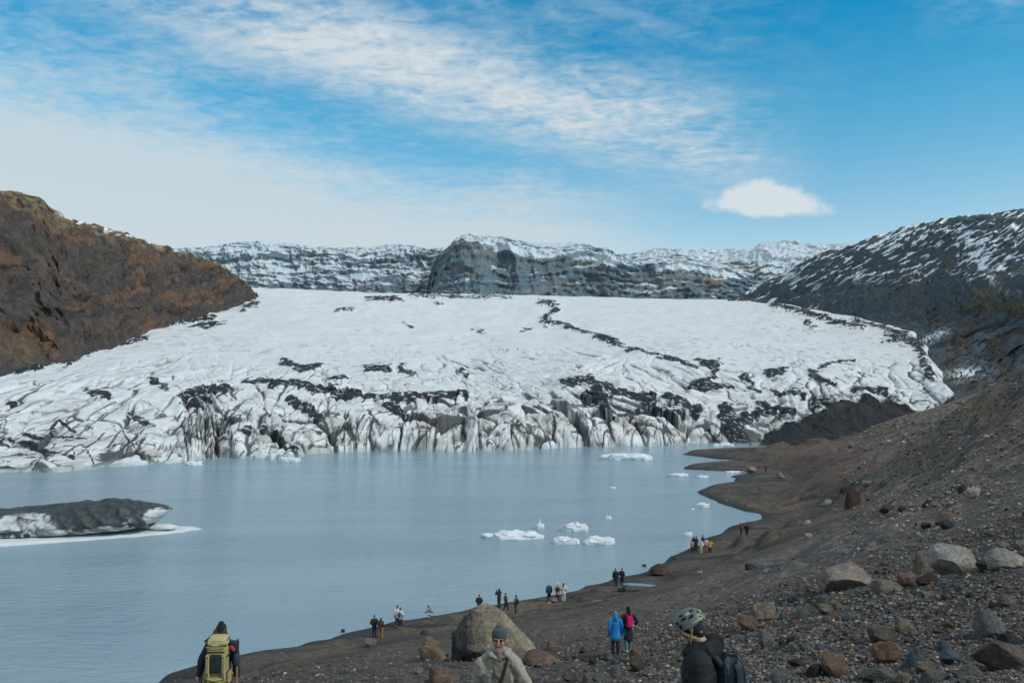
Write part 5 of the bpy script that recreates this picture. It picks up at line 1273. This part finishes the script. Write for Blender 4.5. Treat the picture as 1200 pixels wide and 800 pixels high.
def gz(x, y): return float(GM(x, y))

# blue jacket and pink backpack, walking away side by side
x, y, z = hit(721.5, 768.5)[0]; z = gz(x, y)
near('blue', (x, y, z - .03), 4, 'person in bright blue hooded jacket and black trousers walking away', dict(body=M_SKIN, jacket=cloth('blue_shell', (.018, .20, .52)), trousers=cloth('black_trousers', K)), (.06, .06, .06))
x2, y2, z2 = hit(736.5, 765.5)[0]; z2 = gz(x2, y2)
near('coat', (x2, y2, z2 - .03), 10, 'person in long black coat and teal jeans walking beside the blue jacket', dict(body=M_SKIN, coat=cloth('black_coat', (.017, .018, .021)), trousers=cloth('teal_jeans', (.075, .20, .24)), hair=cloth('dark_hair', (.014, .011, .011))), (.5, .5, .5))
bp = empty('backpack', (x2, y2, z2 - .03), math.radians(10)); tag(bp, 'hot pink backpack on the back of the person in the long black coat', 'backpack')
M_PINK = cloth('pink_nylon', (.62, .012, .16), .3, 14, .01)
rbox('pack_body', (.29, .16, .44), (-.01, -.215, 1.215), M_PINK, bp, .06, (.06, 0, .0), .8); rbox('front_pocket', (.22, .07, .22), (-.01, -.305, 1.12), M_PINK, bp, .03); rbox('tag_patch', (.05, .02, .07), (.10, -.345, 1.10), cloth('white_patch', (.7, .68, .65)), bp, .008)
for s in (-1, 1): strip('shoulder_strap', [(s * .09, -.15, 1.42), (s * .11, -.03, 1.50), (s * .11, .09, 1.40), (s * .12, .10, 1.25)], .022, M_PINK, bp)

# woman with the yellow pack
wx_, wy_ = -4.86, 14.5; wz_ = gz(wx_, wy_)
M_NAVY = cloth('navy_fleece', (.020, .034, .052)); M_BLK = cloth('black_knit', (.010, .012, .015), .6, 60, .006)
near('woman', (wx_, wy_, wz_ - .03), 3, 'person in black beanie and navy jacket seen from behind under a yellow backpack', dict(body=M_SKIN, jacket=M_NAVY, trousers=cloth('dark_slate_trousers', (.035, .04, .052)), beanie=M_BLK, hair=cloth('auburn_hair', (.085, .040, .022), .8, 40, .02)), (.06, .05, .045))
bp = empty('backpack', (wx_, wy_, wz_ - .03), math.radians(3)); tag(bp, 'tall yellow hiking backpack with a dark front pocket', 'backpack')
M_YEL = cloth('yellow_nylon', (.36, .295, .105), .35, 16, .014, .75, .14); M_YEL2 = cloth('faded_yellow_nylon', (.42, .37, .185), .3, 16, .012, .75, .12); M_DKP = cloth('dark_mesh', (.022, .028, .032)); M_STR = cloth('black_webbing', (.016, .016, .018))
rbox('pack_body', (.34, .24, .60), (.015, -.235, 1.10), M_YEL, bp, .055, (.02, 0, 0), .93, bulge=.1)
lid = rbox('lid', (.33, .27, .17), (.015, -.225, 1.47), M_YEL2, bp, .05, (.10, 0, 0), .88); strip('lid_seam', [(-.14, -.368, 1.405), (.015, -.376, 1.400), (.17, -.368, 1.405)], .008, M_YEL, bp)
rbox('front_pocket', (.185, .05, .28), (.020, -.385, 1.15), M_DKP, bp, .022)
for s in (-1, 1):
    rbox('side_panel', (.065, .075, .40), (.020 + s * .128, -.372, 1.10), M_YEL2, bp, .02); rbox('side_pocket', (.05, .17, .20), (.015 + s * .185, -.24, .90), M_YEL, bp, .02)
    strip('compression_strap', [(.015 + s * .175, -.16, 1.26), (.015 + s * .19, -.30, 1.255), (.015 + s * .12, -.412, 1.25)], .010, M_STR, bp); strip('compression_strap', [(.015 + s * .175, -.16, 1.00), (.015 + s * .19, -.30, .995), (.015 + s * .12, -.412, .99)], .010, M_STR, bp)
    strip('shoulder_strap', [(s * .09, -.10, 1.40), (s * .10, .0, 1.46), (s * .115, .10, 1.36), (s * .13, .10, 1.15), (s * .14, -.06, .95)], .020, M_STR, bp)
rbox('cross_strap', (.30, .012, .022), (.015, -.402, 1.335), M_STR, bp, .004); rbox('base_pocket', (.27, .08, .13), (.015, -.36, .87), M_YEL, bp, .035); strip('base_strap', [(-.10, -.40, .905), (.015, -.412, .885), (.13, -.40, .905)], .011, M_YEL2, bp)
strip('haul_loop', [(-.04, -.15, 1.52), (.015, -.16, 1.575), (.07, -.15, 1.52)], .009, M_STR, bp); strip('hip_belt', [(-.16, -.12, .88), (-.19, .0, .88), (-.10, .11, .87), (.10, .11, .87), (.19, .0, .88), (.16, -.12, .88)], .028, M_YEL, bp)
M_WOOD = cloth('tan_shaft', (.34, .17, .075)); M_STEEL = mat('dull_steel', (.10, .11, .12), .4, .2, 20, 0, .1, 40, .002, 'object', .5, metallic=.8)
ax = empty('walking_pole', (wx_ + .30, wy_ - .12, wz_), 0); tag(ax, 'pole with a tan shaft and dark grip strapped beside the yellow backpack', 'walking pole')
strip('shaft', [(0, 0, .05), (.005, 0, 1.02)], .016, M_WOOD, ax); strip('grip', [(.005, 0, 1.02), (.012, 0, 1.42)], .026, M_STEEL, ax); strip('collar', [(.0, -.01, 1.06), (.005, -.01, 1.16)], .055, cloth('dark_blue_wrap', (.035, .05, .085)), ax)
strip('wrap', [(-.05, -.02, 1.27), (-.085, -.02, 1.31)], .035, cloth('red_sling', (.30, .03, .035)), ax); strip('sling', [(-.03, -.02, .56), (.0, -.03, .72), (.03, -.02, .55), (0, -.02, .40), (-.03, -.02, .56)], .016, cloth('orange_sling', (.38, .17, .05)), ax)
pl_ = empty('walking_pole', (wx_ - .37, wy_ + .12, wz_), 0); tag(pl_, 'dark walking pole in the left hand of the person under the yellow backpack', 'walking pole')
strip('grip', [(0, 0, .78), (-.005, .01, .90)], .018, M_STR, pl_); strip('shaft', [(-.03, .16, .02), (0, 0, .78)], .010, M_STEEL, pl_); strip('strap', [(-.01, .0, .88), (-.035, .0, .80), (-.03, .0, .72), (0, .01, .80)], .008, cloth('orange_strap', (.40, .19, .06)), pl_)

# man in the grey beanie
mx_, my_ = -.15, 10.2; mz_ = gz(mx_, my_)
jm = bpy.data.materials.new('taupe_jacket_lit_sleeves'); jm.use_nodes = True; t = NT(jm.node_tree); b = t.n['Principled BSDF']
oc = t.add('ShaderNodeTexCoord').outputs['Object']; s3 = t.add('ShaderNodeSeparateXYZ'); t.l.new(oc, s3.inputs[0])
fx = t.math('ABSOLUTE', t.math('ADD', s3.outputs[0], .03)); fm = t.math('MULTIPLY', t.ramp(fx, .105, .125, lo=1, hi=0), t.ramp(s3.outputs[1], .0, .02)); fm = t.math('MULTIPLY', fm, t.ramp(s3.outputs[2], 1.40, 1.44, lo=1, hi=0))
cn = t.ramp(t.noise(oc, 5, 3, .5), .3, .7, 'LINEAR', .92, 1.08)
v_ = t.add('ShaderNodeVectorMath', operation='SCALE'); t.l.new(t.mix(fm, (.31, .28, .225, 1), (.165, .135, .112, 1)), v_.inputs[0]); t.l.new(cn, v_.inputs['Scale']); t.l.new(v_.outputs[0], b.inputs['Base Color']); b.inputs['Roughness'].default_value = .75  # taupe front panel; sleeves and shoulders painted lighter to stand for sunlight
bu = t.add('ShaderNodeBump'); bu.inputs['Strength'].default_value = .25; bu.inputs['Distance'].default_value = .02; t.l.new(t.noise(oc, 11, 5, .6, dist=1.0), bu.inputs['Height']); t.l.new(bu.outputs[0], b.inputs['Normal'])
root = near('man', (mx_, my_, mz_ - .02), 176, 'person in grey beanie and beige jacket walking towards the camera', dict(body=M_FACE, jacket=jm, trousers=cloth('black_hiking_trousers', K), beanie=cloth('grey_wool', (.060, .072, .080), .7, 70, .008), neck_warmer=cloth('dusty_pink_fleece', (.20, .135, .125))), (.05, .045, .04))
M_EYE = mat('dark_eye', (.02, .014, .012), .3, 0, 1, bump=0)
for p in MAN_FACE[:2]:
    V, F = ico(2); link('eye', raw_mesh('eye', V * np.array([.015, .009, .0085]) + np.array(p) + np.array([0, .006, 0]), F), M_EYE, root)
for p in MAN_FACE[2:]:
    V, F = ico(2); link('eyebrow', raw_mesh('eyebrow', V * np.array([.020, .008, .005]) + np.array(p) + np.array([0, .004, .004]), F), M_EYE, root)
strip('bag_strap', [(-.125, -.12, 1.46), (-.115, .02, 1.50), (-.095, .125, 1.40), (-.06, .150, 1.28), (-.01, .155, 1.14), (.035, .155, 1.00), (.06, .15, .93)], .017, M_STR, root)
rbox('jacket_badge', (.012, .012, .055), (.075, .125, 1.305), cloth('white_print', (.7, .7, .7)), root, .004, (-.1, .35, 0))
cb = empty('camera_bag', (mx_ + .02, my_ - .16, mz_ + .86), math.radians(176)); tag(cb, 'black camera bag hanging at the waist of the man in the grey beanie', 'bag')
rbox('bag_body', (.24, .13, .19), (0, 0, 0), M_STR, cb, .035); rbox('bag_flap', (.22, .03, .10), (0, .075, .035), M_DKP, cb, .012); rbox('buckle', (.03, .015, .03), (-.02, .098, -.005), cloth('white_buckle', (.55, .55, .55)), cb, .005)

# walker in the climbing helmet
cx_, cy_ = 1.62, 7.35; cz_ = gz(cx_, cy_)
M_PUF = cloth('black_down_jacket', (.018, .020, .023), .5, 12, .02, .8, .2, 8, .25, 0)
root = near('climber', (cx_, cy_, cz_ - .02), 74, 'person in grey climbing helmet and black puffy jacket walking left, head bowed', dict(body=cloth('fair_skin', (.44, .235, .175), .1, 60, .002, .5, .1, 20, .4, 0), jacket=M_PUF, hood=M_PUF, trousers=cloth('dark_trousers', K), headband=cloth('navy_knit', (.012, .015, .022), .5, 70, .006), hair=cloth('fair_hair', (.36, .25, .12), .6, 60, .01)), (.04, .04, .04))
def helmet():
    # dome with a brim line that dips at the ears; built in head space then bowed with the head
    nu, nv = 64, 30; Xh = np.zeros((nv, nu + 1)); Yh = Xh.copy(); Zh = Xh.copy()
    a = np.linspace(0, 2 * np.pi, nu + 1)
    for j in range(nv):
        f = j / (nv - 1); phi = f * 1.62
        fl = 1 + .05 * sstep(.85, 1, f)
        drop = .018 * np.cos(2 * a) * f ** 3
        Xh[j] = .112 * np.sin(phi) * np.cos(a) * fl; Yh[j] = .138 * np.sin(phi) * np.sin(a) * fl - .012; Zh[j] = 1.715 + .118 * np.cos(phi) - drop + .004 * np.cos(6 * a) * np.sin(phi) * (1 - f)
    def tr(p): return CL_HEAD([tuple(q) for q in p])
    pts = np.array(tr(np.stack([Xh, Yh, Zh], -1).reshape(-1, 3))).reshape(nv, nu + 1, 3)
    pts[:, -1] = pts[:, 0]
    me = grid_mesh('helmet', pts[..., 0], pts[..., 1], pts[..., 2]); bm = bmesh.new(); bm.from_mesh(me); bmesh.ops.remove_doubles(bm, verts=bm.verts, dist=1e-5); bmesh.ops.recalc_face_normals(bm, faces=bm.faces)
    r = bmesh.ops.solidify(bm, geom=bm.faces[:], thickness=.012); bm.to_mesh(me); bm.free()
    for p in me.polygons: p.use_smooth = True
    sh = link('helmet', me, mat('grey_helmet_shell', (.118, .128, .130), .38, .08, 30, 0, .05, 60, .001, 'object', .5), root)
    M_VENT = mat('vent_hole', (.008, .008, .009), .8, 0, 1, bump=0); M_PAD = cloth('lime_foam', (.40, .40, .13), .2, 40, .004)
    def blob(name, phi, az, su, sv, m, lift=1.0, twist=0.0, thick=.004):
        c = Vector((.112 * math.sin(phi) * math.cos(az), .138 * math.sin(phi) * math.sin(az) - .012, 1.715 + .118 * math.cos(phi))); n = Vector((c.x / .112 ** 2, (c.y + .012) / .138 ** 2, (c.z - 1.715) / .118 ** 2)).normalized()
        u = Vector((-math.sin(az), math.cos(az), 0)); u = (u - n * u.dot(n)).normalized(); v = n.cross(u); ct, st = math.cos(twist), math.sin(twist); u, v = u * ct + v * st, v * ct - u * st
        V, F = ico(3); Q = [tuple(c + u * (q[0] * su) + v * (q[1] * sv) + n * (q[2] * thick + .001 * lift)) for q in V]
        link(name, raw_mesh(name, np.array(CL_HEAD(Q)), F), m, sh)
    D = math.radians
    for phi, az, su, sv, tw in [(58, 172, .026, .011, .1), (62, 205, .028, .012, .2), (40, 228, .024, .010, .0), (40, 160, .018, .009, .1), (66, 138, .018, .011, 0), (84, 150, .016, .022, 0), (60, 250, .020, .010, 0), (40, 300, .018, .009, 0), (60, 20, .026, .011, 0), (60, 340, .026, .011, 0), (66, 60, .020, .011, 0), (66, 100, .016, .011, 0)]: blob('vent', D(phi), D(az), su, sv, M_VENT, 1, tw)
    for phi, az, su, sv in [(45, 196, .024, .013), (62, 262, .016, .012)]: blob('vent_pad', D(phi), D(az), su, sv, M_PAD, 2.5, .1, .005)
    def hs(name, pts, r, m): strip(name, CL_HEAD(pts), r, m, root)
    M_LIME = cloth('lime_webbing', (.36, .35, .16), .2, 40, .004)
    hs('chin_strap', [(-.093, -.035, 1.705), (-.091, -.010, 1.660), (-.080, .02, 1.610), (-.060, .055, 1.560), (0, .075, 1.535), (.060, .055, 1.560), (.080, .02, 1.610), (.093, -.035, 1.705)], .0055, M_LIME)
    hs('chin_strap', [(-.096, .075, 1.71), (-.088, .050, 1.660), (-.080, .02, 1.610)], .005, M_LIME)
    hs('rear_clip', [(-.108, -.050, 1.720), (-.096, -.095, 1.722), (-.07, -.128, 1.718), (-.03, -.150, 1.715), (.03, -.150, 1.715), (.07, -.128, 1.718)], .007, M_LIME)
    hs('rear_clip', [(-.065, -.130, 1.745), (-.045, -.150, 1.72), (-.035, -.148, 1.70)], .007, M_LIME)
helmet()
bp = empty('backpack', (cx_, cy_, cz_ - .02), math.radians(74)); tag(bp, 'dark navy backpack on the person in the grey helmet', 'backpack')
M_NVP = cloth('dark_navy_nylon', (.016, .030, .042), .35, 12, .02, .6, .2, 6, .35)
rbox('pack_body', (.34, .24, .54), (0, -.225, 1.19), M_NVP, bp, .085, (.02, 0, 0), .84, bulge=.12); rbox('front_pocket', (.25, .09, .28), (0, -.355, 1.08), M_NVP, bp, .035, (.06, 0, 0)); strip('haul_loop', [(-.03, -.20, 1.42), (0, -.21, 1.455), (.03, -.20, 1.42)], .008, M_STR, bp)
for s in (-1, 1): strip('shoulder_strap', [(s * .10, -.175, 1.36), (s * .125, -.09, 1.475), (s * .130, .02, 1.50), (s * .135, .105, 1.40), (s * .145, .125, 1.22), (s * .16, .02, 1.00)], .026, cloth('grey_green_webbing', (.030, .036, .036)), bp)
